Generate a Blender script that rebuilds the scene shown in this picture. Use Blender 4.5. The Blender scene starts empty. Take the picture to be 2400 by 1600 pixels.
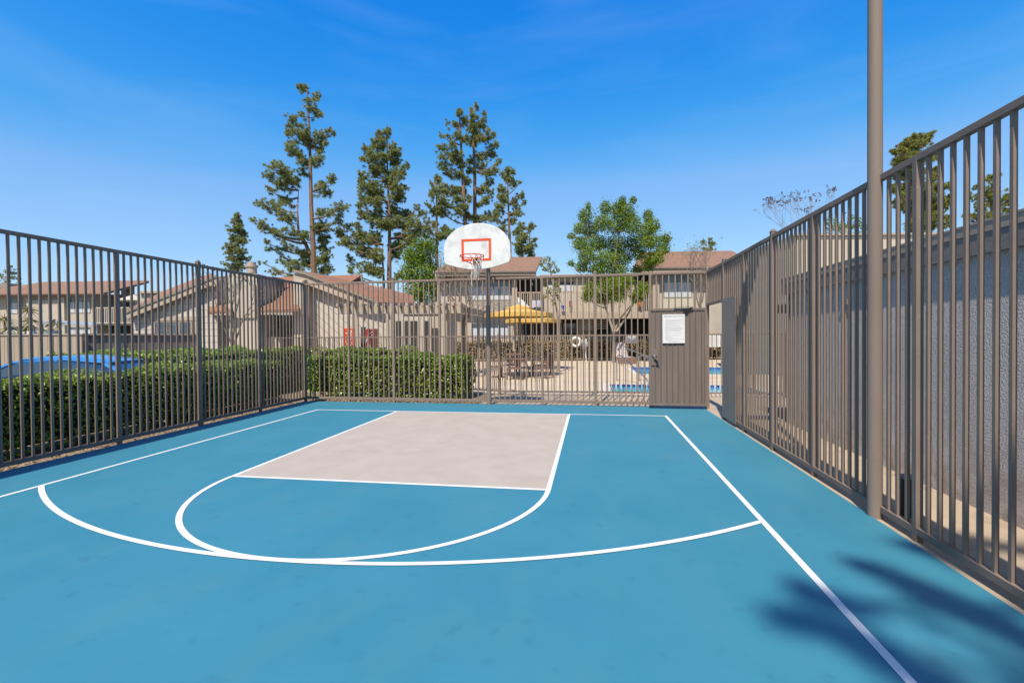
import bpy, math, random
import numpy as np
from mathutils import Vector, Matrix
random.seed(7); rng = np.random.default_rng(7)
S = bpy.context.scene; COL = S.collection
R = math.radians

# ------------------------------------------------------------------ camera
f = 1128.764                       # focal length in pixels of a 2400 px wide frame
yaw, pitch, roll = -0.1627, -0.0126, -0.0086
CAM = Vector((2.274, -9.748, 1.60))
_c, _s = math.cos, math.sin
fw = Vector((_s(yaw)*_c(pitch), _c(yaw)*_c(pitch), _s(pitch)))
rt0 = Vector((_c(yaw), -_s(yaw), 0)); up0 = rt0.cross(fw)
rt = rt0*_c(roll) + up0*_s(roll); up = up0*_c(roll) - rt0*_s(roll)
cd = bpy.data.cameras.new('camera'); cam = bpy.data.objects.new('camera', cd); COL.objects.link(cam)
M = Matrix((( rt.x, up.x, -fw.x, CAM.x), (rt.y, up.y, -fw.y, CAM.y), (rt.z, up.z, -fw.z, CAM.z), (0,0,0,1)))
cam.matrix_world = M
cd.sensor_fit = 'HORIZONTAL'; cd.sensor_width = 36; cd.lens = f*36/2400; cd.clip_end = 2000; cd.clip_start = .05
S.camera = cam
RH = Vector((_c(yaw), -_s(yaw), 0)); FH = Vector((_s(yaw), _c(yaw), 0))   # level right / forward of the view

def ul(px, D): return (px-1200)/f*D
def wl(py, D, px=1200): return CAM.z + ((800 - 14.2 - .0086*(px-1200)) - py)/f*D
def at(px, py, D):                # a point of the place seen at a pixel, D metres ahead
    return Vector((CAM.x, CAM.y, 0)) + RH*ul(px, D) + FH*D + Vector((0,0,wl(py, D, px)))
def ray(px, py): return fw*f + rt*(px-1200) - up*(py-800)
def on_x(px, py, x): d = ray(px, py); return CAM + d*((x-CAM.x)/d.x)
def on_y(px, py, y): d = ray(px, py); return CAM + d*((y-CAM.y)/d.y)
def on_z(px, py, z=0): d = ray(px, py); return CAM + d*((z-CAM.z)/d.z)

# ------------------------------------------------------------------ mesh helpers
class MB:
    def __init__(s): s.v = []; s.f = []
    def add(s, vs, fs):
        n = len(s.v); s.v += [tuple(p) for p in vs]; s.f += [tuple(i+n for i in q) for q in fs]; return s
    def box(s, x0, y0, z0, x1, y1, z1):
        return s.add([(x0,y0,z0),(x1,y0,z0),(x1,y1,z0),(x0,y1,z0),(x0,y0,z1),(x1,y0,z1),(x1,y1,z1),(x0,y1,z1)],
                     [(0,3,2,1),(4,5,6,7),(0,1,5,4),(1,2,6,5),(2,3,7,6),(3,0,4,7)])
    def cbox(s, c, sx, sy, sz):
        return s.box(c[0]-sx/2, c[1]-sy/2, c[2]-sz/2, c[0]+sx/2, c[1]+sy/2, c[2]+sz/2)
    def bar(s, p, q, w, h=None, ref=(0,0,1)):
        p, q = Vector(p), Vector(q); h = h or w; d = (q-p).normalized(); rf = Vector(ref)
        if abs(d.dot(rf)) > .98: rf = Vector((0,1,0))
        a = d.cross(rf).normalized()*w/2; b = a.cross(d).normalized()*h/2
        vs = [p-a-b, p+a-b, p+a+b, p-a+b, q-a-b, q+a-b, q+a+b, q-a+b]
        return s.add(vs, [(0,3,2,1),(4,5,6,7),(0,1,5,4),(1,2,6,5),(2,3,7,6),(3,0,4,7)])
    def tube(s, pts, rad, n=8, cap=True):
        pts = [Vector(p) for p in pts]; N = len(pts)
        if not hasattr(rad, '__len__'): rad = [rad]*N
        d0 = (pts[1]-pts[0]).normalized(); a = d0.orthogonal().normalized(); vs = []
        for i, p in enumerate(pts):
            d = (pts[min(i+1,N-1)] - pts[max(i-1,0)]).normalized()
            a = (a - d*a.dot(d)).normalized(); b = d.cross(a)
            for k in range(n):
                t = 2*math.pi*k/n; vs.append(p + (a*_c(t)+b*_s(t))*rad[i])
        fs = [(i*n+k, i*n+(k+1)%n, (i+1)*n+(k+1)%n, (i+1)*n+k) for i in range(N-1) for k in range(n)]
        if cap: fs += [tuple(range(n-1,-1,-1)), tuple((N-1)*n+k for k in range(n))]
        return s.add(vs, fs)
    def ring(s, c, R_, r, nu=40, nv=10, ax='z', a0=0, a1=2*math.pi):
        pts = []
        full = abs(a1-a0-2*math.pi) < 1e-6
        for i in range(nu + (0 if full else 1)):
            t = a0 + (a1-a0)*i/nu
            for k in range(nv):
                q = 2*math.pi*k/nv; rr = R_ + r*_c(q); h = r*_s(q)
                p = (rr*_c(t), rr*_s(t), h) if ax == 'z' else (rr*_c(t), h, rr*_s(t))
                pts.append((c[0]+p[0], c[1]+p[1], c[2]+p[2]))
        m = nu if full else nu+1
        fs = [(i*nv+k, ((i+1)%m)*nv+k, ((i+1)%m)*nv+(k+1)%nv, i*nv+(k+1)%nv) for i in range(nu) for k in range(nv)]
        return s.add(pts, fs)
    def slab(s, top, t, dirn=(0,0,-1)):       # polygon given in space, given a thickness
        n = len(top); d = Vector(dirn)*t; vs = [Vector(p) for p in top] + [Vector(p)+d for p in top]
        fs = [tuple(range(n)), tuple(range(2*n-1, n-1, -1))] + [(i, n+i, n+(i+1)%n, (i+1)%n) for i in range(n)]
        return s.add(vs, fs)
    def lathe(s, prof, n=16, c=(0,0,0)):
        vs = []; m = len(prof)
        for i in range(n):
            t = 2*math.pi*i/n
            for r, z in prof: vs.append((c[0]+r*_c(t), c[1]+r*_s(t), c[2]+z))
        return s.add(vs, [(i*m+k, ((i+1)%n)*m+k, ((i+1)%n)*m+k+1, i*m+k+1) for i in range(n) for k in range(m-1)])
    def build(s, name, m, parent=None, smooth=False, bevel=0, fix=True):
        me = bpy.data.meshes.new(name); me.from_pydata(s.v, [], s.f); me.update()
        if fix:
            import bmesh
            b = bmesh.new(); b.from_mesh(me); bmesh.ops.recalc_face_normals(b, faces=b.faces); b.to_mesh(me); b.free()
        return link(name, me, m, parent, smooth, bevel)
def link(name, me, m, parent=None, smooth=False, bevel=0):
    if m and not me.materials: me.materials.append(m)
    o = bpy.data.objects.new(name, me); COL.objects.link(o)
    if parent: o.parent = parent
    if smooth:
        me.polygons.foreach_set('use_smooth', [True]*len(me.polygons)); me.set_sharp_from_angle(angle=R(42))
    if bevel:
        b = o.modifiers.new('bevel', 'BEVEL'); b.width = bevel; b.segments = 2; b.limit_method = 'ANGLE'
    return o
def arr_mesh(name, V, F):                   # V (n,3), F (m,k) arrays
    me = bpy.data.meshes.new(name); V = np.asarray(V, np.float32); F = np.asarray(F, np.int32)
    m, k = F.shape
    me.vertices.add(len(V)); me.vertices.foreach_set('co', V.ravel())
    me.loops.add(m*k); me.loops.foreach_set('vertex_index', F.ravel())
    me.polygons.add(m); me.polygons.foreach_set('loop_start', np.arange(m, dtype=np.int32)*k)
    me.update(calc_edges=True); me.validate(); return me
def tag(o, label, cat, group=None, kind=None):
    o['label'] = label; o['category'] = cat
    if group: o['group'] = group
    if kind: o['kind'] = kind
    return o
def thing(name, label, cat, loc=(0,0,0), rz=0, group=None):
    o = bpy.data.objects.new(name, None); COL.objects.link(o); o.location = loc; o.rotation_euler = (0,0,rz)
    o.empty_display_size = .2
    return tag(o, label, cat, group)
def struct(o): o['kind'] = 'structure'; return o
def copy_tree(o, parent=None):
    c = o.copy(); COL.objects.link(c)
    if parent: c.parent = parent
    for ch in list(o.children): copy_tree(ch, c)
    return c

# ------------------------------------------------------------------ materials
def mat(name, col, rough=.6, var=.12, scale=4.0, bump=0.0, bscale=40.0, bdist=.01, metal=0, spec=.5, trans=0, col2=None, detail=5, coord='Object', stretch=None, rng_=(.3,.7), k=.715):
    col = tuple(c*k for c in col); col2 = tuple(c*k for c in col2) if col2 else None
    m = bpy.data.materials.new(name); m.use_nodes = True; nt = m.node_tree; N = nt.nodes; L = nt.links
    b = N['Principled BSDF']; b.inputs['Roughness'].default_value = rough; b.inputs['Metallic'].default_value = metal
    b.inputs['Specular IOR Level'].default_value = spec
    tc = N.new('ShaderNodeTexCoord'); src = tc.outputs[coord]
    if stretch:
        mp = N.new('ShaderNodeMapping'); mp.inputs['Scale'].default_value = stretch; L.new(src, mp.inputs['Vector']); src = mp.outputs[0]
    no = N.new('ShaderNodeTexNoise'); no.inputs['Scale'].default_value = scale; no.inputs['Detail'].default_value = detail
    no.inputs['Roughness'].default_value = .6
    L.new(src, no.inputs['Vector'])
    mx = N.new('ShaderNodeMix'); mx.data_type = 'RGBA'
    c1 = [c*(1-var) for c in col]; c2 = col2 if col2 else [min(1, c*(1+var)) for c in col]
    if col2: c1 = col
    mx.inputs[6].default_value = (*c1, 1); mx.inputs[7].default_value = (*c2, 1)
    rp = N.new('ShaderNodeMapRange'); rp.inputs[1].default_value, rp.inputs[2].default_value = rng_
    L.new(no.outputs['Fac'], rp.inputs[0]); L.new(rp.outputs[0], mx.inputs[0]); L.new(mx.outputs[2], b.inputs['Base Color'])
    if bump:
        n2 = N.new('ShaderNodeTexNoise'); n2.inputs['Scale'].default_value = bscale; n2.inputs['Detail'].default_value = 6
        L.new(src, n2.inputs['Vector'])
        bp = N.new('ShaderNodeBump'); bp.inputs['Strength'].default_value = bump; bp.inputs['Distance'].default_value = bdist
        L.new(n2.outputs['Fac'], bp.inputs['Height']); L.new(bp.outputs[0], b.inputs['Normal'])
    if trans:
        t = N.new('ShaderNodeBsdfTranslucent'); L.new(mx.outputs[2], t.inputs[0]); ad = N.new('ShaderNodeMixShader'); ad.inputs[0].default_value = trans
        L.new(b.outputs[0], ad.inputs[1]); L.new(t.outputs[0], ad.inputs[2]); L.new(ad.outputs[0], N['Material Output'].inputs[0])
    m['mix'] = mx.name; m['bsdf'] = b.name
    return m
def leafy(m, c1, c2, c3=None):        # every leaf or needle has its own shade of the colour
    nt = m.node_tree; N = nt.nodes; L = nt.links; mx = N[m['mix']]
    ge = N.new('ShaderNodeNewGeometry'); tw = N.new('ShaderNodeMix'); tw.data_type = 'RGBA'
    cr_ = N.new('ShaderNodeValToRGB'); e = cr_.color_ramp.elements; e[0].color = (*[c*.9 for c in c1],1); e[1].color = (*[c*.9 for c in c2],1)
    if c3: q = e.new(.9); q.color = (*c3,1); e[1].position = .88 if e[1].position != .9 else e[1].position
    L.new(ge.outputs['Random Per Island'], cr_.inputs[0])
    tw.inputs[0].default_value = .45; L.new(cr_.outputs[0], tw.inputs[6]); L.new(mx.outputs[2], tw.inputs[7])
    for lk in list(L):
        if lk.from_node == mx and lk.to_node != tw: L.new(tw.outputs[2], lk.to_socket)
    return m
def stripes(m, axis, pitch, width, dark, angle=0.0, bumpd=.01):   # grooves of siding cut into a surface
    nt = m.node_tree; N = nt.nodes; L = nt.links; b = N['Principled BSDF']
    tc = N.new('ShaderNodeTexCoord'); sp = N.new('ShaderNodeSeparateXYZ'); mp = N.new('ShaderNodeMapping')
    mp.inputs['Rotation'].default_value = (0, angle, 0); L.new(tc.outputs['Object'], mp.inputs[0]); L.new(mp.outputs[0], sp.inputs[0])
    dv = N.new('ShaderNodeMath'); dv.operation = 'DIVIDE'; dv.inputs[1].default_value = pitch; L.new(sp.outputs[axis], dv.inputs[0])
    fr = N.new('ShaderNodeMath'); fr.operation = 'FRACT'; L.new(dv.outputs[0], fr.inputs[0])
    lt = N.new('ShaderNodeMath'); lt.operation = 'LESS_THAN'; lt.inputs[1].default_value = width/pitch; L.new(fr.outputs[0], lt.inputs[0])
    mx = N.new('ShaderNodeMix'); mx.data_type = 'RGBA'; L.new(lt.outputs[0], mx.inputs[0])
    L.new(N[m['mix']].outputs[2], mx.inputs[6]); mx.inputs[7].default_value = (*[c*.715 for c in dark], 1); L.new(mx.outputs[2], b.inputs['Base Color'])
    inv = N.new('ShaderNodeMath'); inv.operation = 'SUBTRACT'; inv.inputs[0].default_value = 1; L.new(lt.outputs[0], inv.inputs[1])
    bp = N.new('ShaderNodeBump'); bp.inputs['Strength'].default_value = .8; bp.inputs['Distance'].default_value = bumpd
    L.new(inv.outputs[0], bp.inputs['Height']); L.new(bp.outputs[0], b.inputs['Normal'])
    return m
FENCE = mat('fence_paint', (.262,.192,.152), .62, .10, 3, .06, 60, .003, spec=.25)
FENCE2 = mat('gate_paint', (.165,.125,.105), .55, .12, 6, .05, 40, .003, col2=(.215,.165,.14), stretch=(1,1,.15))
GALV = mat('pole_paint', (.262,.2,.163), .65, .08, 2.5, stretch=(1,1,.3), spec=.2)
MESHP = mat('panel_paint', (.32,.25,.205), .55, .1, 20, .25, 240, .004)
COURT = mat('court_acrylic', (.036,.220,.315), .55, .0, .9, .15, 220, .0015, col2=(.050,.252,.350), detail=9)
KEY = mat('key_acrylic', (.475,.395,.325), .65, .05, 2.2, .15, 200, .0015, col2=(.54,.455,.38), detail=9)
LINE = mat('line_paint', (.84,.84,.84), .6, .03, 8)
CONC = mat('concrete', (.50,.385,.27), .8, .13, 1.5, .25, 90, .004, detail=8)
DECK = mat('pool_deck_concrete', (.66,.52,.365), .8, .08, .7, .15, 60, .004, detail=8)
SOIL = mat('soil', (.30,.22,.15), .95, .35, 7, .8, 30, .04)
ASPH = mat('asphalt', (.06,.058,.056), .9, .2, 12, .3, 120, .005)
DIRT = mat('dry_ground', (.26,.22,.15), .95, .25, .3, .4, 4, .1)
STUCCO = mat('stucco_grey', (.70,.62,.58), .95, .10, 2, 1.0, 62, .055, detail=5, k=1)
STUC2 = mat('stucco_beige', (.56,.475,.385), .9, .06, .6, .2, 30, .01)
STUC3 = mat('stucco_cream', (.58,.51,.405), .9, .06, .6, .2, 30, .01)
TRIM = mat('trim_tan', (.49,.385,.295), .7, .06, 1.5, .1, 20, .004)
TRIMD = mat('trim_and_shade_brown', (.30,.25,.215), .7, .08, 2, .5, 24, .006)
SIDE = stripes(mat('board_siding', (.62,.55,.475), .75, .05, 1.5), 2, .28, .02, (.25,.22,.2))
SIDED = stripes(mat('diagonal_siding', (.61,.54,.46), .75, .05, 1.5), 0, .30, .02, (.34,.29,.25), angle=R(48))
SIDEV = stripes(mat('vertical_siding', (.56,.485,.41), .75, .05, 1.5), 0, .30, .02, (.30,.25,.21))
ROOF = stripes(mat('roof_shingle', (.36,.16,.085), .9, .2, 6, .3, 30, .02), 2, .11, .012, (.16,.075,.055))
ROOF2 = stripes(mat('roof_shingle_brown', (.31,.165,.10), .9, .2, 5), 2, .12, .012, (.17,.09,.07))
GLASS = mat('window_glass', (.10,.125,.15), .06, .1, 1, spec=.8)
BLIND = mat('window_blind', (.62,.64,.66), .5, .05, 2)
DARK = mat('dark_opening_and_shade', (.03,.027,.025), .7, .2, 2)
WOODF = stripes(mat('fence_boards', (.47,.365,.265), .8, .08, 1.2, stretch=(1,1,.2)), 0, .145, .012, (.22,.165,.12))
HLEAF = leafy(mat('hedge_leaf', (.10,.18,.012), .33, .0, 1.3, col2=(.27,.36,.035), trans=.3, spec=.5, k=.9), (.045,.10,.008), (.42,.50,.07))
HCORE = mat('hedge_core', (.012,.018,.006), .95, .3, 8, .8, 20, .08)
HLEAF2 = leafy(mat('hedge_leaf_dry', (.14,.14,.035), .5, .0, 1.6, col2=(.40,.24,.11), trans=.2, k=.9), (.07,.09,.02), (.55,.36,.2))
NEEDLE = leafy(mat('pine_needle', (.13,.17,.045), .6, .0, .55, col2=(.36,.38,.13), trans=.4, spec=.15, k=1.1), (.12,.15,.045), (.50,.50,.21))
NEEDLE2 = leafy(mat('conifer_needle', (.17,.19,.04), .6, .0, .6, col2=(.36,.35,.09), trans=.4, spec=.15, k=.9), (.15,.17,.035), (.48,.46,.15))
LEAF = leafy(mat('tree_leaf', (.065,.150,.010), .7, .0, .8, col2=(.22,.34,.025), trans=.3, spec=.1, k=.9), (.045,.095,.008), (.40,.45,.06))
LEAF2 = leafy(mat('young_leaf', (.15,.17,.03), .65, .0, 1.0, col2=(.32,.32,.08), trans=.4, spec=.15, k=.9), (.12,.14,.03), (.44,.42,.13))
BARK = mat('pine_bark', (.26,.155,.10), .9, .3, 3, .8, 12, .05, stretch=(1,1,.3))
BARK2 = mat('grey_bark', (.33,.26,.19), .85, .2, 5, .3, 20, .02)
TWIG = mat('bare_twig', (.25,.185,.14), .85, .2, 5)
SEED = mat('seed_pod', (.12,.07,.06), .8, .2, 5)
WHITE = mat('white_paint', (.80,.79,.775), .45, .04, 4)
BOARDM = mat('backboard_paint', (.80,.795,.78), .42, .0, 4.2, col2=(.56,.55,.54), detail=4, rng_=(.48,.78))
ORANGE = mat('orange_paint', (.80,.085,.012), .4, .08, 12)
NETM = mat('net_cord', (.72,.66,.58), .8, .1, 20)
SILV = mat('brushed_steel', (.6,.6,.6), .3, .05, 20, metal=1)
BLACK = mat('black_plastic', (.02,.02,.022), .4, .1, 10)
YELLOW = mat('umbrella_fabric', (.86,.52,.11), .8, .06, 3, trans=.15)
WICK = mat('chair_brown', (.20,.105,.075), .7, .2, 20)
POOLT = mat('pool_plaster', (.35,.72,.80), .5, .06, 2)
TILE = stripes(mat('waterline_tile', (.02,.03,.25), .25, .2, 3), 0, .16, .05, (.62,.66,.72))
TILE2 = stripes(mat('pool_tile', (.04,.12,.42), .25, .2, 3), 0, .3, .06, (.12,.3,.6))
COPE = mat('pool_coping', (.70,.62,.52), .7, .05, 3)
CARP = mat('car_paint_blue', (.05,.25,.62), .22, .03, 2, spec=.7)
CARG = mat('car_glass', (.025,.07,.14), .04, .1, 1, spec=.9)
TYRE = mat('tyre_rubber', (.02,.02,.02), .8, .1, 10)
RED = mat('vending_red', (.72,.06,.012), .35, .05, 4)
RED2 = mat('vending_dark_red', (.33,.022,.018), .35, .15, 6)
GREYM = mat('vending_grey', (.07,.075,.09), .4, .1, 4)
STONEY = mat('stone_cladding', (.36,.31,.26), .9, .5, 9, .8, 9, .04)
WATERM = mat('pool_water', (.06,.50,.64), .04, .12, 1.5, .25, 5, .03, spec=.6)
CREAM = mat('cream_panel', (.60,.53,.41), .7, .05, 1)
TEAL = mat('planter_blue', (.20,.27,.36), .5, .08, 2)
INK = mat('ink', (.12,.12,.13), .6, .0, 4)
INKL = mat('light_ink', (.45,.45,.46), .6, .0, 4)

def wear(m, col, scale, lo, hi, detail=3, zfade=None, stretch=None, k=.715):     # chips, stains and dust with a shape of their own
    nt = m.node_tree; N = nt.nodes; L = nt.links; b = N['Principled BSDF']; old = b.inputs['Base Color'].links[0].from_socket
    tc = N.new('ShaderNodeTexCoord'); src = tc.outputs['Object']
    if stretch:
        mp = N.new('ShaderNodeMapping'); mp.inputs['Scale'].default_value = stretch; L.new(src, mp.inputs[0]); src = mp.outputs[0]
    no = N.new('ShaderNodeTexNoise'); no.inputs['Scale'].default_value = scale; no.inputs['Detail'].default_value = detail; L.new(src, no.inputs['Vector'])
    mr = N.new('ShaderNodeMapRange'); mr.inputs[1].default_value = lo; mr.inputs[2].default_value = hi; L.new(no.outputs['Fac'], mr.inputs[0]); fac = mr.outputs[0]
    if zfade:
        sp = N.new('ShaderNodeSeparateXYZ'); L.new(tc.outputs['Object'], sp.inputs[0]); mz = N.new('ShaderNodeMapRange'); mz.inputs[1].default_value = zfade[1]; mz.inputs[2].default_value = zfade[0]
        L.new(sp.outputs[2], mz.inputs[0]); mu = N.new('ShaderNodeMath'); mu.operation = 'MULTIPLY'; L.new(fac, mu.inputs[0]); L.new(mz.outputs[0], mu.inputs[1]); fac = mu.outputs[0]
    mx = N.new('ShaderNodeMix'); mx.data_type = 'RGBA'; L.new(fac, mx.inputs[0]); L.new(old, mx.inputs[6]); mx.inputs[7].default_value = (*[c*k for c in col],1); L.new(mx.outputs[2], b.inputs['Base Color'])
wear(FENCE, (.42,.36,.31), 55, .70, .74); wear(FENCE, (.20,.10,.06), 24, .72, .78)
wear(COURT, (.072,.245,.32), 2.6, .50, .95, 8, stretch=(1,.45,1)); wear(COURT, (.03,.15,.24), 7, .60, .95, 8); wear(COURT, (.22,.33,.36), 60, .76, .80, 2); wear(COURT, (.03,.10,.15), 38, .77, .80, 2)
wear(KEY, (.57,.49,.42), 2.5, .5, 1.0, 8); wear(KEY, (.40,.335,.285), 9, .66, .98, 8); wear(KEY, (.3,.25,.2), 45, .76, .8, 2)
wear(LINE, (.62,.63,.63), 12, .60, .85, 8)
wear(STUCCO, (.33,.25,.18), 5, .35, .7, 6, zfade=(.05,.75), k=1.1); wear(STUCCO, (.56,.50,.47), 1.3, .5, .8, 6, stretch=(1,1,.4), k=1)
wear(CONC, (.30,.22,.15), 4, .55, .8, 8); wear(DECK, (.48,.37,.26), 1.1, .55, .8, 8)
wear(ROOF, (.26,.13,.08), 2.2, .5, .8, 6); wear(ROOF2, (.22,.13,.085), 2.2, .5, .8, 6)
wear(STUC2, (.46,.39,.31), 1.2, .5, .85, 7, stretch=(1,1,.35)); wear(STUC3, (.48,.42,.33), 1.2, .5, .85, 7, stretch=(1,1,.35))
# ------------------------------------------------------------------ the court and ground
XL, XR, YB, H = -4.83, 4.75, 1.36, 2.95
L_, KW = 4.793, 3.6576
g = MB(); g.add([(-700,-300,-.35),(700,-300,-.35),(700,900,-.35),(-700,900,-.35)], [(0,1,2,3)])
struct(g.build('ground', DIRT))
g = MB(); g.box(-30,-20,-.34,-6.9,24,-.26); struct(g.build('parking_lot', ASPH))
g = MB(); g.box(XL+.02,-14,-.30,4.675,1.30,0); struct(g.build('sports_court', COURT))
g = MB(); g.box(-6.88,-14,-.30,XL+.018,1.30,-.03); g.box(-6.88,1.302,-.30,-.35,3.4,-.03); struct(g.build('planting_bed', SOIL))
g = MB(); g.box(4.677,-14,-.31,5.8,1.30,-.012); g.box(-.348,1.302,-.31,9.0,3.4,-.012)
walk = struct(g.build('walkway', CONC))
# pool deck with openings for the spa and the pool
sx0, sx1, sy0, sy1 = 2.85, 6.9, 4.0, 6.2
qx0, qx1, qy0, qy1 = 4.15, 15.0, 10.3, 14.7
g = MB()
for a in [(-14,3.402,sx0,24),(sx0,3.402,20,sy0),(sx0,sy1,20,qy0),(sx1,sy0,20,sy1),(sx0,qy0,qx0,24),(qx0,qy1,20,24),(qx1,qy0,20,qy1)]:
    g.box(a[0],a[1],-.32,a[2],a[3],-.016)
struct(g.build('pool_deck', DECK))
def pool(name, x0, y0, x1, y1, tile, depth):
    b = MB(); b.box(x0,y0,-1.1,x1,y1,-depth); w = struct(b.build(name, WATERM))
    b = MB(); b.box(x0-.25,y0-.25,-.014,x1+.25,y0,-.004); b.box(x0-.25,y1,-.014,x1+.25,y1+.25,-.004)
    b.box(x0-.25,y0,-.014,x0,y1,-.004); b.box(x1,y0,-.014,x1+.25,y1,-.004); b.build('coping', COPE, w, bevel=.003)
    b = MB(); b.box(x0,y1-.02,-depth-.05,x1,y1-.002,-.02); b.box(x0+.002,y0,-depth-.05,x0+.02,y1-.022,-.02); b.build('tile_band', tile, w)
    return w
pool('spa_water', sx0, sy0, sx1, sy1, TILE, .085)
pool('pool_water', qx0, qy0, qx1, qy1, TILE2, .13)
b = MB(); b.box(sx0+.002, sy1-.45, -.205, sx1-.002, sy1-.03, -.19); 
# court lines
LW = .0508; zl = .0018
def lines(): pass
xl, xr, R3, yc = -3.68, 3.706, 6.111, -.519
ct = bpy.data.objects['sports_court']
b = MB()
def flat(b, x0, y0, x1, y1, z): b.add([(x0,y0,z),(x1,y0,z),(x1,y1,z),(x0,y1,z)], [(0,1,2,3)])
flat(b, -KW/2, -L_, KW/2, 0, zl); b.build('key_paint', KEY, ct, fix=False)
z2 = .0034; h = LW/2
def strip(name, *rects):
    b = MB(); [flat(b, *r, z2) for r in rects]; return b.build(name, LINE, ct, fix=False)
strip('base_line', (xl-h, -h, xr+h, h)); strip('side_line', (xl-h, -14, xl+h, -h)); strip('side_line', (xr-h, -14, xr+h, -h))
strip('key_line', (-KW/2-h, -L_+h, -KW/2+h, -h)); strip('key_line', (KW/2-h, -L_+h, KW/2+h, -h)); strip('free_throw_line', (-KW/2-h, -L_-h, KW/2+h, -L_+h))
def arc(name, cx, cy, rad, a0, a1, z, n=96):
    b = MB(); vs = []
    for i in range(n+1):
        t = a0+(a1-a0)*i/n
        for q in (rad-h, rad+h): vs.append((cx+q*_c(t), cy+q*_s(t), z))
    b.add(vs, [(2*i, 2*i+1, 2*i+3, 2*i+2) for i in range(n)]); return b.build(name, LINE, ct, fix=False)
arc('key_arc', 0, -L_, KW/2, math.pi, 2*math.pi, z2+.0012)
arc('three_point_arc', 0, yc, R3, math.pi+math.acos(-(xl+h)/R3), 2*math.pi-math.acos((xr-h)/R3), z2+.0024, 160)

# ------------------------------------------------------------------ fences
PK = .0254
pk_mesh = {}
def picket_mesh(z0, z1):
    k = (round(z0,3), round(z1,3))
    if k not in pk_mesh:
        b = MB(); b.box(-PK/2,-PK/2,z0,PK/2,PK/2,z1); me = bpy.data.meshes.new('picket'); me.from_pydata(b.v, [], b.f); me.update(); me.materials.append(FENCE); pk_mesh[k] = me
    return pk_mesh[k]
def fence(label, p0, p1, posts, npick, zr=(.045,.10), skip=(), header=None):
    """posts: list of (distance, kind) kind tall/plain/none; npick pickets in each bay"""
    p0, p1 = Vector(p0), Vector(p1); d = (p1-p0); ln = d.length; rz = math.atan2(d.y, d.x)
    t = thing('metal_fence', label, 'fence', p0, rz, 'brown metal picket fences round the court')
    b = MB()
    b.box(0,-.0254,H-.05,ln,.0254,H); b.build('top_rail', FENCE, t, bevel=.003)
    b = MB(); cur = 0
    for s0, s1 in list(skip)+[(ln, ln)]:
        if s0 > cur: b.box(cur,-.0254,zr[0],s0,.0254,zr[1])
        cur = s1
    b.build('bottom_rail', FENCE, t, bevel=.003)
    for s, kind in posts:
        if kind == 'none': continue
        if kind == 'pick':
            o = bpy.data.objects.new('picket', picket_mesh(zr[1]-.004, H-.046)); COL.objects.link(o); o.parent = t; o.location = (s, 0, 0); continue
        b = MB()
        if kind == 'tall':
            w = .032; b.box(s-w,-w,-.1,s+w,w,H+.035)
            po = b.build('post', FENCE, t, bevel=.004)
            b = MB(); b.box(s-w-.006,-w-.006,H+.035,s+w+.006,w+.006,H+.045); b.lathe([(w+.004,H+.045),(w,H+.062),(w*.6,H+.078),(.0,H+.084)], 12, (s,0,0)); b.build('post_cap', FENCE, po)
        else:
            w = .0262; b.box(s-w,-w,-.05,s+w,w,H-.012); b.build('post', FENCE, t, bevel=.003)
    for (s0, k0), (s1, k1) in zip(posts[:-1], posts[1:]):
        n = max(1, round((s1-s0)/npick) - 1)
        for i in range(1, n+1):
            s = s0 + (s1-s0)*i/(n+1)
            z0 = zr[1]-.004
            for a, bb in skip:
                if a < s < bb: z0 = header - .004
            o = bpy.data.objects.new('picket', picket_mesh(z0, H-.046)); COL.objects.link(o); o.parent = t; o.location = (s, 0, 0)
    return t
# left run, from behind the camera to the corner
yl = [-8.35,-6.72,-5.1,-3.49,-1.95,-.32,1.36]
kinds = ['plain','tall','plain','tall','plain' ,'plain','tall','plain','tall']
kinds = ['tall','plain','tall','plain','tall','plain','none']
fence('long brown picket fence in front of the hedge on the left of the court', (XL,-8.35,0), (XL,YB,0), [(y+8.35,k) for y,k in zip(yl,kinds)], .1185)
# back run
xb = [XL,-3.63,-2.45,-1.28,-.08,1.17,2.37,3.56,4.75]
kb = ['tall','plain','tall','plain','none','plain','tall','plain','tall']
fence('brown picket fence across the far end of the court behind the hoop', (XL,YB,0), (XR,1.17,0), [(x-XL,k) for x,k in zip(xb,kb)], .1315, zr=(.055,.115), skip=())
# right run, doorway next to the corner
yr = [1.17,-.16,-1.37,-2.62,-3.85,-5.11,-5.594,-7.77,-9.0]
kr = ['none','tall','plain','tall','plain','none','plain','tall','plain']
fr = fence('tall brown picket fence along the right side before the grey stucco wall', (XR,1.17,0), (XR,-9.0,0), [(1.17-y,k) for y,k in zip(yr,kr)], .121, skip=((0,1.30),), header=2.245)
b = MB(); b.box(.03,-.0254,2.20,1.30,.0254,2.25); b.build('door_header', FENCE, fr, bevel=.003)
b = MB(); b.box(1.365,-.052,.05,2.21,-.045,2.24)
for i in range(44): b.box(2.2101,-.052,.06+i*.0495,2.222,-.045,.085+i*.0495)
b.build('mesh_panel', MESHP, fr)
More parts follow.
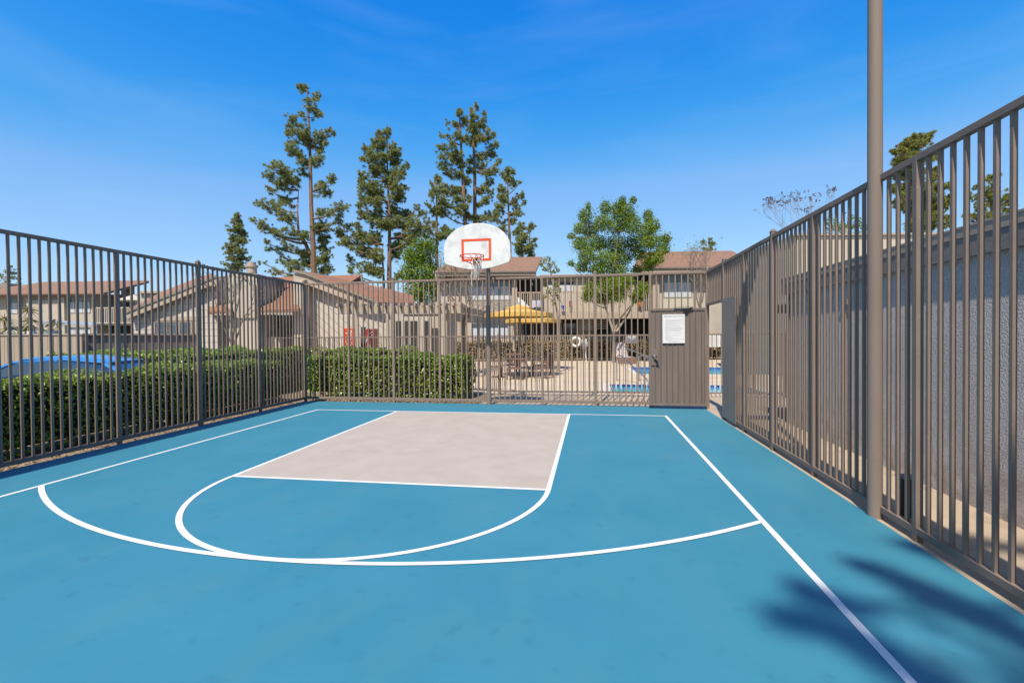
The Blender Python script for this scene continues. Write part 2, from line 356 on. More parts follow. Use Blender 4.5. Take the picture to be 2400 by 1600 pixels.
# open gate leaf parked against the back fence
gt = thing('metal_gate', 'solid brown metal gate leaf standing open against the back fence', 'gate', (3.50,.98,0), -.012)
GW, GH0, GH1 = 1.19, .065, 2.15
b = MB(); b.box(0,-.02,GH0,.05,.02,GH1); b.box(GW-.05,-.02,GH0,GW,.02,GH1); b.box(.05,-.02,GH1-.05,GW-.05,.02,GH1); b.box(.05,-.02,GH0,GW-.05,.02,GH0+.05)
b.build('gate_frame', FENCE2, gt, bevel=.003)
b = MB(); b.box(.052,.004,GH0+.052,GW-.052,.010,GH1-.052); b.build('sheet_panel', FENCE2, gt)
GP = mat('gate_picket_shade', (.125,.095,.082), .6, .1, 5)  # darker tone stands for the side shadows of the ribs
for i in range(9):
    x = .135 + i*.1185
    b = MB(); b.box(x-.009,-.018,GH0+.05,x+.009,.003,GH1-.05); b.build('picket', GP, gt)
b = MB(); b.box(.052,-.022,.93,.21,.002,1.28); b.build('lock_plate', FENCE2, gt, bevel=.002)
b = MB(); b.tube([(.12,-.022,1.10),(.12,-.085,1.10)], .028, 12); b.tube([(.12,-.075,1.10),(.165,-.085,1.045),(.20,-.085,1.0)], .013, 8); b.lathe([(.0,.0),(.045,.0),(.05,.012),(.035,.03),(0,.034)], 14, (.115,-.03,1.12))
b.build('handle', mat('dull_steel',(.30,.29,.28),.45,.1,20,metal=.8), gt, smooth=True)
b = MB(); b.tube([(.15,-.03,1.05),(.17,-.05,.98)], .022, 10); b.build('lock_cylinder', BLACK, gt, smooth=True)
b = MB(); b.box(.74,-.075,2.085,.80,-.022,2.14); b.bar((.77,-.055,2.12),(.90,-.055,2.165),.03,.02); b.bar((.70,-.06,2.09),(.78,-.06,2.12),.035,.03); b.build('door_closer', BLACK, gt)
b = MB(); b.bar((.52,-.05,2.162),(.86,-.05,2.175),.02,.012); b.build('closer_arm', FENCE2, gt)
# notice sign
sg = thing('notice_sign', 'white rules notice with lines of small print on the brown gate', 'sign', (3.50+.285,.946,0), -.012)
b = MB(); b.box(0,-.004,1.405,.455,.006,2.02); b.build('sign_board', WHITE, sg)
tcu = bpy.data.curves.new('title', 'FONT'); tcu.body = 'Basketball Court Rules'; tcu.size = .042; tcu.align_x = 'CENTER'; tcu.extrude = .0006
to = bpy.data.objects.new('sign_title', tcu); COL.objects.link(to); to.parent = sg; to.location = (.235,-.0052,1.965); to.rotation_euler = (R(90),0,0); tcu.materials.append(INK)
b = MB(); rr = random.Random(3); z = 1.925
rows = [(.07,.36),(.06,.38),(.065,.22),(.06,.37),(.065,.2),(.055,.3),(.055,.3),(.055,.36),(.055,.38),(.06,.33),(.055,.32),(.065,.06),(.055,.36),(.065,.05),(.055,.3),(.065,.14),(.055,.13),(.055,.38),(.065,.13),(.10,.26),(.13,.18),(.12,.21)]
for i, (x0, ln) in enumerate(rows):
    z -= .0215 if i not in (1,3,5,6,7,9,12,14,16,17,19) else .0262
    x = x0
    while x < x0+ln:
        w = rr.uniform(.012,.04); b.box(x,-.0056,z,min(x+w,x0+ln),-.0041,z+.0075); x += w+.008
b.build('printed_lines', INKL, sg)

# ------------------------------------------------------------------ hoop
hp = thing('basketball_hoop', 'white fan backboard with orange rim and torn net on a brown pole', 'basketball hoop', (-.08,1.29,0))
b = MB(); b.tube([(0,-.07,-.1),(0,-.07,3.62)], .055, 20); b.build('pole', GALV, hp, smooth=True)
b = MB(); b.lathe([(.057,3.62),(.057,3.64),(.03,3.66),(0,3.665)], 16, (0,-.07,0)); b.build('pole_cap', GALV, hp, smooth=True)
bx, byy = .03, -1.29
b = MB()
for sx in (-.22,.22):
    b.bar((0,-.07,3.52),(bx+sx,byy+.04,3.52),.04); b.bar((0,-.07,3.20),(bx+sx,byy+.04,3.24),.04)
b.build('support_arm', GALV, hp)
prof = []
for i in range(33):
    t = math.pi*i/32; prof.append((.706*_c(t), 3.42+.505*_s(t)))
prof += [(-.706,3.23),(-.700,3.17),(-.685,3.125),(-.655,3.097),(-.60,3.08),(-.45,3.035),(-.30,3.0),(-.15,2.978),(0,2.971),(.15,2.978),(.30,3.0),(.45,3.035),(.60,3.08),(.655,3.097),(.685,3.125),(.700,3.17),(.706,3.23)]
cxb = bx
b = MB(); b.slab([(cxb+x, byy, z) for x, z in prof], .04, (0,1,0)); bb = b.build('backboard', BOARDM, hp, bevel=.008)
b = MB(); q0, q1, za, zb = cxb-.325, cxb+.305, 3.145, 3.605; y0, y1 = byy-.004, byy-.0005
b.box(q0,y0,zb-.05,q1,y1,zb); b.box(q0,y0,za,q1,y1,za+.05); b.box(q0,y0,za+.05,q0+.05,y1,zb-.05); b.box(q1-.05,y0,za+.05,q1,y1,zb-.05)
b.build('target_square', ORANGE, bb)
rc = (cxb+.002, byy-.42, 3.185)
b = MB(); b.ring(rc, .236, .0095, 48, 10)
for a in np.linspace(0, 2*math.pi, 13)[:-1]: b.ring((rc[0]+.236*_c(a), rc[1]+.236*_s(a), rc[2]-.018), .012, .003, 10, 5, 'y')
rim = b.build('rim', ORANGE, hp, smooth=True)
b = MB(); b.box(rc[0]-.075, byy-.03, 3.06, rc[0]+.075, byy-.006, 3.20); b.box(rc[0]-.075, byy-.19, 3.168, rc[0]+.075, byy-.03, 3.186)
b.add([(rc[0]-.06,byy-.03,3.06),(rc[0]-.06,byy-.18,3.17),(rc[0]-.06,byy-.03,3.17),(rc[0]-.05,byy-.03,3.06),(rc[0]-.05,byy-.18,3.17),(rc[0]-.05,byy-.03,3.17)], [(0,1,2),(3,5,4),(0,3,4,1)])
b.add([(rc[0]+.05,byy-.03,3.06),(rc[0]+.05,byy-.18,3.17),(rc[0]+.05,byy-.03,3.17),(rc[0]+.06,byy-.03,3.06),(rc[0]+.06,byy-.18,3.17),(rc[0]+.06,byy-.03,3.17)], [(0,1,2),(3,5,4),(0,3,4,1)])
b.tube([(rc[0]-.225, rc[1]+.05, 3.18),(rc[0]-.2, rc[1]+.1, 3.12),(rc[0]-.05, byy-.02, 3.06)], .009, 8); b.tube([(rc[0]+.225, rc[1]+.05, 3.18),(rc[0]+.2, rc[1]+.1, 3.12),(rc[0]+.05, byy-.02, 3.06)], .009, 8)
b.build('rim_bracket', ORANGE, rim)
b = MB(); nr = random.Random(5)
def npt(a, z, rr_): return (rc[0]+rr_*_c(a)+nr.uniform(-.006,.006), rc[1]+rr_*_s(a)+nr.uniform(-.006,.006), z)
lev = [(3.165,.232),(3.09,.19),(3.02,.145),(2.95,.115),(2.89,.095),(2.83,.085)]
for k in range(12):
    a = 2*math.pi*k/12 + .13
    if 2.2 < a < 4.6: continue          # the net is torn off one side of the rim
    for sgn in (-1, 1):
        pts = [npt(a + sgn*math.pi/12*i, z - (0 if a < 4.6 else .01*i), r_) for i, (z, r_) in enumerate(lev)]
        pts = [(rc[0]+.03*min(i,3)+(p[0]-rc[0])*(1-.1*i), p[1], p[2]) for i, p in enumerate(pts)]
        b.tube(pts, .0055, 5)
for i in range(10):
    p = Vector((rc[0]+.05+nr.uniform(-.06,.06), rc[1]+nr.uniform(-.05,.05), 2.86)); b.tube([p, p+Vector((nr.uniform(-.03,.03),0,-.06)), p+Vector((nr.uniform(-.03,.03),0,-nr.uniform(.1,.16)))], .005, 5)
p = Vector((rc[0]+.01, rc[1]-.05, 2.92)); b.tube([p, p+Vector((-.005,0,-.15)), p+Vector((-.012,0,-.33))], .006, 5)
p = Vector((rc[0]-.05, rc[1]-.05, 2.98)); b.tube([p, p+Vector((-.05,0,-.02)), p+Vector((-.09,0,.01)), p+Vector((-.11,0,-.03))], .006, 5)
b.build('net', NETM, rim)

# ------------------------------------------------------------------ light pole in the right fence
lp = thing('light_pole', 'tall round brown light pole standing in the right fence line', 'lamp post', (4.712,-5.10,0))
b = MB(); b.tube([(0,0,-.1),(0,0,7.2)], [.057,.054], 24); b.build('pole', GALV, lp, smooth=True)
b = MB(); b.box(-.7,-.22,7.2,.1,.22,7.32); b.build('lamp_head', GALV, lp, bevel=.02)

# ------------------------------------------------------------------ low stucco building on the right
sb = thing('stucco_building', 'low grey rough stucco building behind the right fence', 'building', (5.735,-12,0))
WE = 11.6            # wall end, local y  (world y = -.4)
b = MB(); b.box(0,0,-.3,5.0,WE,2.44); b.build('wall', STUCCO, sb)
b = MB(); b.box(-.05,-.1,2.285,-.002,WE+.05,2.468); b.build('fascia_board', TRIMD, sb)
b = MB(); b.box(-.057,-.1,2.47,5.0,WE+.06,2.555); b.box(-.062,-.1,2.556,5.0,WE+.06,2.575); b.build('roof', TRIM, sb)
b = MB(); b.box(-.02,9.45,1.86,-.001,9.56,1.94); b.box(-.03,9.452,1.98,-.001,9.558,2.06); b.build('junction_box', TRIMD, sb)
b = MB(); b.tube([(-.02,9.5,.0),(-.02,9.5,1.86)], .012, 8); b.build('conduit', GALV, sb)
wl_ = thing('wall_lamp', 'small dark floodlight at the end of the grey stucco wall', 'lamp', (5.70,-.55,1.95))
b = MB(); b.box(-.13,-.09,0,.03,.09,.16); b.build('lamp_housing', BLACK, wl_, bevel=.01)
b = MB(); b.bar((.0,0,.16),(.03,0,.30),.03); b.build('bracket', BLACK, wl_)
cb = thing('utility_pedestal', 'short dark utility box on the ground behind the right fence', 'utility box', (4.99,-5.05,-.012))
b = MB(); b.box(-.05,-.05,0,.05,.05,.34); b.build('box_body', BLACK, cb, bevel=.008)
b = MB(); b.box(-.06,-.06,.34,.06,.06,.36); b.build('box_lid', TRIMD, cb)

# ------------------------------------------------------------------ foliage builders
def leaf_quads(P, N_, size, asp=.55, jit=.9, rg=rng):
    """folded leaves: P (n,3) centres, N_ (n,3) preferred normals"""
    n = len(P); nv = N_ + rg.normal(0, jit, (n,3)); nv /= np.linalg.norm(nv, axis=1)[:,None]
    a = rg.normal(0,1,(n,3)); a -= nv*(a*nv).sum(1)[:,None]; a /= np.linalg.norm(a,axis=1)[:,None]; b_ = np.cross(nv, a)
    sz = (size*rg.uniform(.65,1.3,n))[:,None]
    V = np.stack([P-a*sz*.5, P-b_*sz*asp*.5+nv*sz*.10, P+a*sz*.5, P+b_*sz*asp*.5+nv*sz*.10],1).reshape(-1,3)
    F = np.arange(4*n).reshape(n,4); return V, F
def needle_tufts(C_, rad, nb=60, w=.03, rg=rng, droop=.15):
    """C_ (n,3) tuft centres, rad (n,)"""
    n = len(C_); d = rg.normal(0,1,(n,nb,3)); d[:,:,2] = d[:,:,2]*.8+.25; d /= np.linalg.norm(d,axis=2)[:,:,None]
    ln = (rad[:,None]*rg.uniform(.6,1.1,(n,nb)))[:,:,None]
    base = C_[:,None,:] + d*ln*.12; tip = C_[:,None,:] + d*ln; tip[:,:,2] -= ln[:,:,0]*droop
    sd = np.cross(d, rg.normal(0,1,(n,nb,3))); sd /= np.linalg.norm(sd,axis=2)[:,:,None]; sd = sd*w*.5
    V = np.stack([base-sd, base+sd, tip],2).reshape(-1,3); F = np.arange(n*nb*3).reshape(-1,3); return V, F
def curve_pts(p, q, sag, n=5):
    p, q = Vector(p), Vector(q); return [p.lerp(q, i/(n-1)) + Vector((0,0,-sag*4*(i/(n-1))*(1-i/(n-1)))) for i in range(n)]
def lobed_tree(name, label, cat, D, org, sc, trunks, lobes, kind='pine', mats=None, tr=.2, tuft=.36, dens=1.0, nb=64, group=None, depth=.9, w=.034, lsize=.16, ground=-.3, seed=1):
    """crown described as clumps in the view, each given its own depth; limbs run from the trunk to every clump"""
    rg = np.random.default_rng(seed); rl = random.Random(seed)
    def P(x, y, dd=0): return at(org[0]+x/sc, org[1]+y/sc, D+dd)
    t0 = trunks[0]; base = P(*t0[0]); base = Vector((base.x, base.y, ground))
    t = thing(name, label, cat, base, 0, group)
    b = MB(); tpts = []
    for ti, tk in enumerate(trunks):
        pts = [P(x, y, (0 if ti == 0 else rl.uniform(-.6,.6))) for x, y in tk]
        if ti == 0: pts = [base.copy()] + pts
        if ti > 0 and len(tk) > 0 and tk[0][1] >= t0[0][1]-5: pts = [Vector((pts[0].x, pts[0].y, ground))] + pts
        N = len(pts); r0 = tr*(1 if ti == 0 else .62)
        fine = []
        for i in range(N-1):
            for k in range(3): fine.append(pts[i].lerp(pts[i+1], k/3))
        fine.append(pts[-1]); tpts.append(fine)
        m = len(fine); b.tube([p-base for p in fine], [r0*(1-.86*(i/(m-1))**.85) for i in range(m)], 8)
    tuftsC = []; tuftsR = []; LP = []; LN = []
    for (x, y, rx, ry) in lobes:
        k = D/f/sc; dx, dz = rx*k, ry*k; lat = min(abs(P(x,y).x - tpts[0][len(tpts[0])//2].x), 3.0)
        dd = rl.uniform(-1,1)*(depth + .35*lat)
        c = P(x, y, dd); best = None
        for tp in tpts:
            for i, p in enumerate(tp):
                hd = math.hypot(c.x-p.x, c.y-p.y); want = c.z - .35*hd - .1
                cost = abs(p.z-want) + .55*hd + (0 if i > 0 else 5)
                if best is None or cost < best[0]: best = (cost, p)
        a = best[1]; dist = (c-a).length
        limb = curve_pts(a-base, c-base, .10*dist, 6)
        r0 = min(.026*dist+.012, tr*.42)
        b.tube(limb, [r0*(1-.8*i/5) for i in range(6)], 5)
        if kind == 'pine':
            n = max(5, int(dens*14*dx*dz/(tuft*tuft)+.6))
            for j in range(n):
                v = rg.normal(0,1,3); v /= np.linalg.norm(v); q = rg.uniform(.08,1.75)**.5
                off = Vector((RH*(v[0]*dx*q*.8)) + FH*(v[1]*dx*q*.8)) + Vector((0,0,v[2]*dz*q*.75))
                tuftsC.append(c-base+off); tuftsR.append(tuft*rg.uniform(.5,1.1)*(1.15-.42*q))
                if j % 3 == 0:
                    q_ = limb[rl.choice([3,4])] + Vector(tuple(rg.normal(0,.22,3))); tuftsC.append(q_); tuftsR.append(tuft*rg.uniform(.7,1.1))
                if j % 2 == 0: b.tube([limb[rl.choice([3,4,5])], c-base+off*.9], [.014,.007], 4, cap=False)
        else:
            n = max(20, int(dens*dx*dz*1500/(lsize/.16)**2))
            v = rg.normal(0,1,(n,3)); v /= np.linalg.norm(v,axis=1)[:,None]; q = rg.uniform(.05,1,n)**.4
            q = q*(1+.45*np.abs(rg.normal(0,1,n))*(rg.uniform(0,1,n) < .3))
            off = (v[:,:1]*dx*q[:,None])*np.array(RH) + (v[:,1:2]*dx*q[:,None])*np.array(FH) + (v[:,2:]*dz*q[:,None])*np.array([0,0,1])
            LP.append(np.array(c-base)+off); LN.append(v*.5+np.array([0,0,.6]))
            for j in range(3):
                o = off[rg.integers(n)]; b.tube([limb[3], c-base+Vector(o)], [.012,.005], 4, cap=False)
    b.build('trunk', mats[0], t, smooth=True, fix=False)
    if kind == 'pine': V, F = needle_tufts(np.array([tuple(c) for c in tuftsC]), np.array(tuftsR), nb, w, rg)
    else: V, F = leaf_quads(np.concatenate(LP), np.concatenate(LN), lsize, .6, .8, rg)
    link('crown', arr_mesh('crown', V, F), mats[1], t)
    return t
def hedge(name, label, x0, y0, x1, y1, z0, z1, n_m2, size, mats, group=None, rg=rng, faces='fbtlr', ragged=.05, rot=0, origin=None, fd=.75):
    ox, oy = (x0, y0) if origin is None else origin
    t = thing(name, label, 'hedge', (ox, oy, 0), rot, group)
    X0, Y0, X1, Y1 = (x0-ox, y0-oy, x1-ox, y1-oy) if origin is None else (x0, y0, x1, y1)
    P = []; Nn = []
    def face(n, fx, fy, fz, nrm):
        n = int(n); u = rg.uniform(0,1,n); v = rg.uniform(0,1,n); dpt = np.abs(rg.normal(0,.085,n)) - ragged*.5*rg.uniform(0,1,n)**2
        p = np.stack([fx(u,v), fy(u,v), fz(u,v)],1)
        wob = .06*np.sin(p[:,0]*3.1+p[:,1]*2.3)*np.cos(p[:,1]*.9+p[:,0]*.7+1)+.04*np.sin(p[:,2]*6+p[:,0]*5.7+p[:,1]*4.1)
        p = p + np.array(nrm)*(wob-dpt)[:,None]; P.append(p); Nn.append(np.tile(np.array(nrm)*.8+np.array([0,0,.5]), (n,1)))
    lx, ly, lz = X1-X0, Y1-Y0, z1-z0
    lin = lambda a, b_: (lambda u, v: a+(b_-a)*u)
    hi = lambda u, v: z0+(z1-z0)*v**.8
    if 'f' in faces: face(n_m2*lx*lz*fd, lambda u,v: X0+lx*u, lambda u,v: Y0+0*u, hi, (0,-1,0))
    if 'b' in faces: face(n_m2*lx*lz*.3, lambda u,v: X0+lx*u, lambda u,v: Y1+0*u, hi, (0,1,0))
    if 'r' in faces: face(n_m2*ly*lz*fd, lambda u,v: X1+0*u, lambda u,v: Y0+ly*u, hi, (1,0,0))
    if 'l' in faces: face(n_m2*ly*lz*.4, lambda u,v: X0+0*u, lambda u,v: Y0+ly*u, hi, (-1,0,0))
    face(n_m2*lx*ly*1.1, lambda u,v: X0+lx*u, lambda u,v: Y0+ly*v, lambda u,v: z1+0*u, (0,0,1))
    V, F = leaf_quads(np.concatenate(P), np.concatenate(Nn), size, .58, .75, rg)
    link('foliage', arr_mesh('foliage', V, F), mats[0], t)
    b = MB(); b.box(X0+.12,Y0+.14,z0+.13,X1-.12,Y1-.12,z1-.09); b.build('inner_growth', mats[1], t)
    b = MB(); rl = random.Random(11)
    ns = int(max(lx,ly)*4)
    for i in range(ns):
        px, py = (X0+lx*(i+.5)/ns, Y0+.25+rl.uniform(-.1,.1)) if lx > ly else (X1-.25+rl.uniform(-.1,.1), Y0+ly*(i+.5)/ns)
        for k in range(2):
            q = (px+rl.uniform(-.12,.12), py+rl.uniform(-.12,.12), z0+rl.uniform(.25,.6))
            b.tube([(px,py,-.32),((px+q[0])/2+rl.uniform(-.04,.04),(py+q[1])/2,z0+.15),q], [.014,.011,.007], 5)
    b.build('stem', BARK2, t)
    return t

# hedges beside the court
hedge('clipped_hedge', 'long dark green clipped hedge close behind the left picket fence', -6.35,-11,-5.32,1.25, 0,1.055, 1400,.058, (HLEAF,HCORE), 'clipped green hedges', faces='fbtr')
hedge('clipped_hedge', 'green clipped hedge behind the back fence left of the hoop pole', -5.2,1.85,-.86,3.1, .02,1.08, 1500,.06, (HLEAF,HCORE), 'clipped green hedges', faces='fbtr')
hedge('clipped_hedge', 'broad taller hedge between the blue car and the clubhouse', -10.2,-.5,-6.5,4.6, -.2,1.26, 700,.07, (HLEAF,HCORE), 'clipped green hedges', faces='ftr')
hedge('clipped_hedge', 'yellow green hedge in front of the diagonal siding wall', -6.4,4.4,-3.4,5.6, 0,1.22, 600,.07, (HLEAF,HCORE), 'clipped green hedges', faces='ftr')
# fallen leaves in the bed
nl = 2600; Pl = np.stack([np.where(rng.uniform(0,1,nl) < .5, rng.uniform(-5.3,-4.86,nl), rng.uniform(-4.8,-.4,nl)), np.zeros(nl), np.full(nl,-.02)],1)
Pl[:,1] = np.where(Pl[:,0] < -4.84, rng.uniform(-6,1.3,nl), rng.uniform(1.42,1.95,nl)); Pl[:,2] += rng.uniform(0,.03,nl)
V, F = leaf_quads(Pl, np.tile([0,0,1.],(nl,1)), .05, .5, .35)
o = link('leaf_litter', arr_mesh('leaf_litter', V, F), mat('dry_leaf', (.42,.30,.17), .8, .3, 30)); tag(o, 'dry fallen leaves scattered under the hedges along the fence', 'leaf litter', kind='stuff')

# ------------------------------------------------------------------ building kit in the view's level frame
class Frame:
    """local axes: x to the right, y away from the viewer, z up; origin D metres ahead under column px"""
    def __init__(s, name, label, cat, px, D, z=-.3):
        s.D = D; s.u0 = ul(px, D); p = Vector((CAM.x, CAM.y, 0)) + RH*s.u0 + FH*D
        s.root = thing(name, label, cat, (p.x, p.y, 0), -yaw)
    def x(s, px, d=0): return ul(px, s.D+d) - s.u0
    def z(s, py, d=0, px=1200): return wl(py, s.D+d, px)
    def p(s, px, py, d=0): return Vector((s.x(px,d), d, s.z(py,d,px)))
    def box(s, name, px0, py0, px1, py1, m, d=0, t=.3, parent=None, bev=0):
        pc = (px0+px1)/2; zt = s.z(py0,d,pc); zb = s.z(py1,d,pc) if py1 is not None else -.34
        b = MB(); b.box(s.x(px0,d), d, zb, s.x(px1,d), d+t, zt); return b.build(name, m, parent or s.root, bevel=bev)
    def poly(s, name, pts, m, t=.3, d=0, parent=None):     # upright outline, pushed back t
        b = MB(); b.slab([s.p(q[0], q[1], d) for q in pts], t, (0,1,0)); return b.build(name, m, parent or s.root)
    def slab(s, name, pts, m, t=.14, parent=None):         # (px,py,extra depth) corners of a roof plane
        b = MB(); b.slab([s.p(*q) for q in pts], t); return b.build(name, m, parent or s.root)
    def window(s, px0, py0, px1, py1, d=0, pane=GLASS, frame=TRIMD, blind=None, mull=0):
        pc = (px0+px1)/2; z1, z0 = s.z(py0,d,pc), s.z(py1,d,pc); x0, x1 = s.x(px0,d), s.x(px1,d); fwid = .05
        b = MB(); b.box(x0,d-.03,z0,x0+fwid,d-.002,z1); b.box(x1-fwid,d-.03,z0,x1,d-.002,z1); b.box(x0+fwid,d-.03,z1-fwid,x1-fwid,d-.002,z1); b.box(x0+fwid,d-.03,z0,x1-fwid,d-.002,z0+fwid)
        for i in range(mull):
            xm = x0+(x1-x0)*(i+1)/(mull+1); b.box(xm-.02,d-.029,z0+fwid,xm+.02,d-.002,z1-fwid)
        w = b.build('window', frame, s.root)
        b = MB(); zc = z1-fwid - (z1-z0)*.28 if blind else z0+fwid
        b.box(x0+fwid,d-.012,zc,x1-fwid,d-.003,z1-fwid); b.build('pane', pane, w)
        if blind: b = MB(); b.box(x0+fwid,d-.016,z0+fwid,x1-fwid,d-.003,zc-.002); b.build('blind', blind, w)
        return w
    def balcony(s, px0, py0, px1, py1, d=0, pitch=.14, m=TRIM):
        pc = (px0+px1)/2; z1, z0 = s.z(py0,d,pc), s.z(py1,d,pc); x0, x1 = s.x(px0,d), s.x(px1,d)
        b = MB(); b.box(x0,d-.06,z1-.09,x1,d,z1); b.box(x0,d-.05,z0,x1,d,z0+.10)
        n = int((x1-x0)/pitch)
        for i in range(n+1):
            x = x0+(x1-x0)*i/n; b.box(x-.03,d-.045,z0+.1,x+.03,d-.01,z1-.09)
        return b.build('balcony_railing', m, s.root)

# --- apartments beyond the pool
A = Frame('apartment_building', 'two storey beige apartment block with balconies beyond the pool', 'building', 1150, 33)
A.box('wall', 1026, 648, 1206, None, STUC2, t=5.5)
A.box('wall', 1206, 646, 1546, None, STUC3, d=1.6, t=4)
A.box('wall', 1546, 636, 1850, None, STUC2, d=.02, t=5.5)
A.slab('roof', [(1020,636,-.9),(1258,634,-.9),(1272,602,3.4),(1075,604,3.4)], ROOF2, .12)
A.box('fascia_board', 1021, 637, 1258, 646, TRIM, d=-.88, t=.12)
A.box('eave_soffit', 1022, 646.5, 1258, 656, TRIMD, d=-.5, t=.4)
A.slab('roof', [(1486,626,-.9),(1790,622,-.9),(1742,602,1.2),(1716,588,3.4),(1500,591,3.4)], ROOF2, .12)
A.box('fascia_board', 1486, 626.5, 1880, 637, TRIM, d=-.88, t=.12)
A.slab('roof', [(1716,603,3),(1900,601,3),(1900,630,-.9),(1700,630,-.9)], ROOF2, .1)
A.box('roof', 1268, 643, 1500, 648, TRIM, d=1.2, t=4)
A.window(1098, 657, 1199, 704, blind=BLIND, mull=3)
A.box('stone_panel', 1098, 705, 1199, 728, STONEY, d=-.05, t=.045)
A.box('pilaster', 1201, 650, 1213, None, TRIM, d=-.35, t=.34)
A.box('balcony_shade_sheet', 1214, 655, 1270, 720, DARK, d=1.55, t=.045)  # dark sheet painted in for the shade of the balcony recess
A.balcony(1213, 684, 1272, 722, d=-.1)
A.box('balcony_slab', 1206, 733, 1546, 747, TRIM, d=-.2, t=1.78)
A.window(1283, 660, 1300, 684, d=1.59, blind=BLIND); A.window(1310, 660, 1346, 684, d=1.59, blind=BLIND, mull=1)
A.balcony(1272, 684, 1420, 733, d=-.1); A.balcony(1420, 684, 1530, 733, d=-.1)
A.box('balcony_shade_sheet', 1488, 645, 1530, 700, DARK, d=1.55, t=.045)  # another dark sheet standing for recess shade
A.box('pilaster', 1531, 642, 1546, None, TRIM, d=-.35, t=.36)
A.window(1556, 646, 1622, 698, blind=BLIND, mull=1); A.box('panel', 1554, 699, 1624, 722, CREAM, d=-.03, t=.028)
A.window(1700, 655, 1740, 700, blind=BLIND); A.window(1770, 655, 1810, 700, blind=BLIND)
for a in ((1228,747,1272),(1281,747,1312),(1318,747,1352),(1390,747,1430),(1450,747,1545)):
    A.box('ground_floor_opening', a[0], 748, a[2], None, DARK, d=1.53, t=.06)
A.window(1320, 757, 1350, 780, d=1.52)
A.box('screen_panel', 1357, 745, 1389, 774, CREAM, d=.9, t=.05)
b = MB()
for i in range(6): b.box(A.x(1396,.9), .9, A.z(773-i*5.4,.9), A.x(1423,.9), .95, A.z(770-i*5.4,.9))
for q in (1396,1409,1421.5): b.box(A.x(q,.9), .951, A.z(776,.9), A.x(q+1.5,.9), .99, A.z(743,.9))
b.build('stair_slats', CREAM, A.root)
A.window(1107, 757, 1192, 792, blind=BLIND, mull=3)
A.box('pilaster', 1072, 750, 1082, None, TRIM, d=-.25, t=.24); A.box('pilaster', 1200, 750, 1212, None, TRIM, d=-.2-.15, t=.14)
A.box('downpipe', 1049.5, 655, 1051.5, 735, TRIMD, d=-.1, t=.09)
A.box('window_slot', 1600-8, 700+70, 1600+20, 800, GLASS, d=-.02, t=.018)
A.box('gutter', 1022, 635.5, 1258, 638, TRIMD, d=-1.0, t=.11); A.box('gutter', 1486, 625, 1880, 627.5, TRIMD, d=-1.0, t=.11)
A.box('downpipe', 1540, 640, 1542, None, TRIMD, d=-.45, t=.09); A.box('downpipe', 1630, 640, 1632, None, TRIMD, d=-.1, t=.09)
A.box('roof_vent', 1150, 604, 1158, 612, TRIMD, d=2.2, t=.3); A.box('roof_vent', 1600, 594, 1609, 603, TRIMD, d=2.2, t=.3); A.box('chimney', 1186, 592, 1200, 606, STUC2, d=3.0, t=.6)
A.box('wall_light', 1246, 662, 1250, 669, WHITE, d=1.42, t=.1)
# laundry and toys on the balconies
lt = thing('white_lattice', 'white cloth drying on the left balcony railing', 'cloth', A.root.matrix_world @ Vector((0,0,0)))
lt.location = at(1225, 712, 32.75); lt.rotation_euler = (0,0,-yaw)
b = MB(); k = 32.75/f; b.slab([(-12*k,0,17*k),(2*k,0,8*k),(17*k,0,-8*k),(17*k,0,-13*k),(-12*k,0,-4*k)], .04, (0,1,0)); b.build('cloth_sheet', WHITE, lt)
lt.name = 'drying_cloth'
for nm, lb, px, py, w_, h_, m_ in (('drying_cloth','pale lilac cloth hung on the middle balcony railing',1258,712,20,16,mat('lilac_cloth',(.62,.58,.68),.8)),('storage_tub','small blue tub on the apartment balcony',1319,720,9,8,mat('blue_tub',(.02,.06,.5),.4)),('drying_cloth','dark pink cloth hanging on the apartment balcony',1338,712,7,14,mat('pink_cloth',(.35,.08,.12),.8)),('toy_slide','orange toy on the right apartment balcony',1498,712,12,13,mat('orange_toy',(.8,.2,.02),.5))):
    t = thing(nm, lb, nm.split('_')[1], at(px, py+h_/2, 32.6), -yaw); k = 32.6/f
    b = MB()
    if nm == 'storage_tub': b.lathe([(0,0),(w_*k*.4,0),(w_*k*.5,h_*k),(w_*k*.46,h_*k),(w_*k*.38,.03)], 12)
    elif nm == 'toy_slide': b.bar((-w_*k/2,0,h_*k),(w_*k/2,0,0),.12,.05); b.bar((w_*k*.3,.05,h_*k),(-w_*k*.2,.05,0),.07); b.bar((w_*k*.4,.05,h_*k*.95),(w_*k*.1,.05,0),.07)
    else:
        n = 10; b.slab([(-w_*k/2+w_*k*i/n, .03*_s(i*1.7), h_*k) for i in range(n+1)] + [(w_*k/2-w_*k*i/n, .05*_s(i*1.3), .04*_s(i*2)) for i in range(n+1)], .03, (0,1,0))
    b.build('body', m_, t)

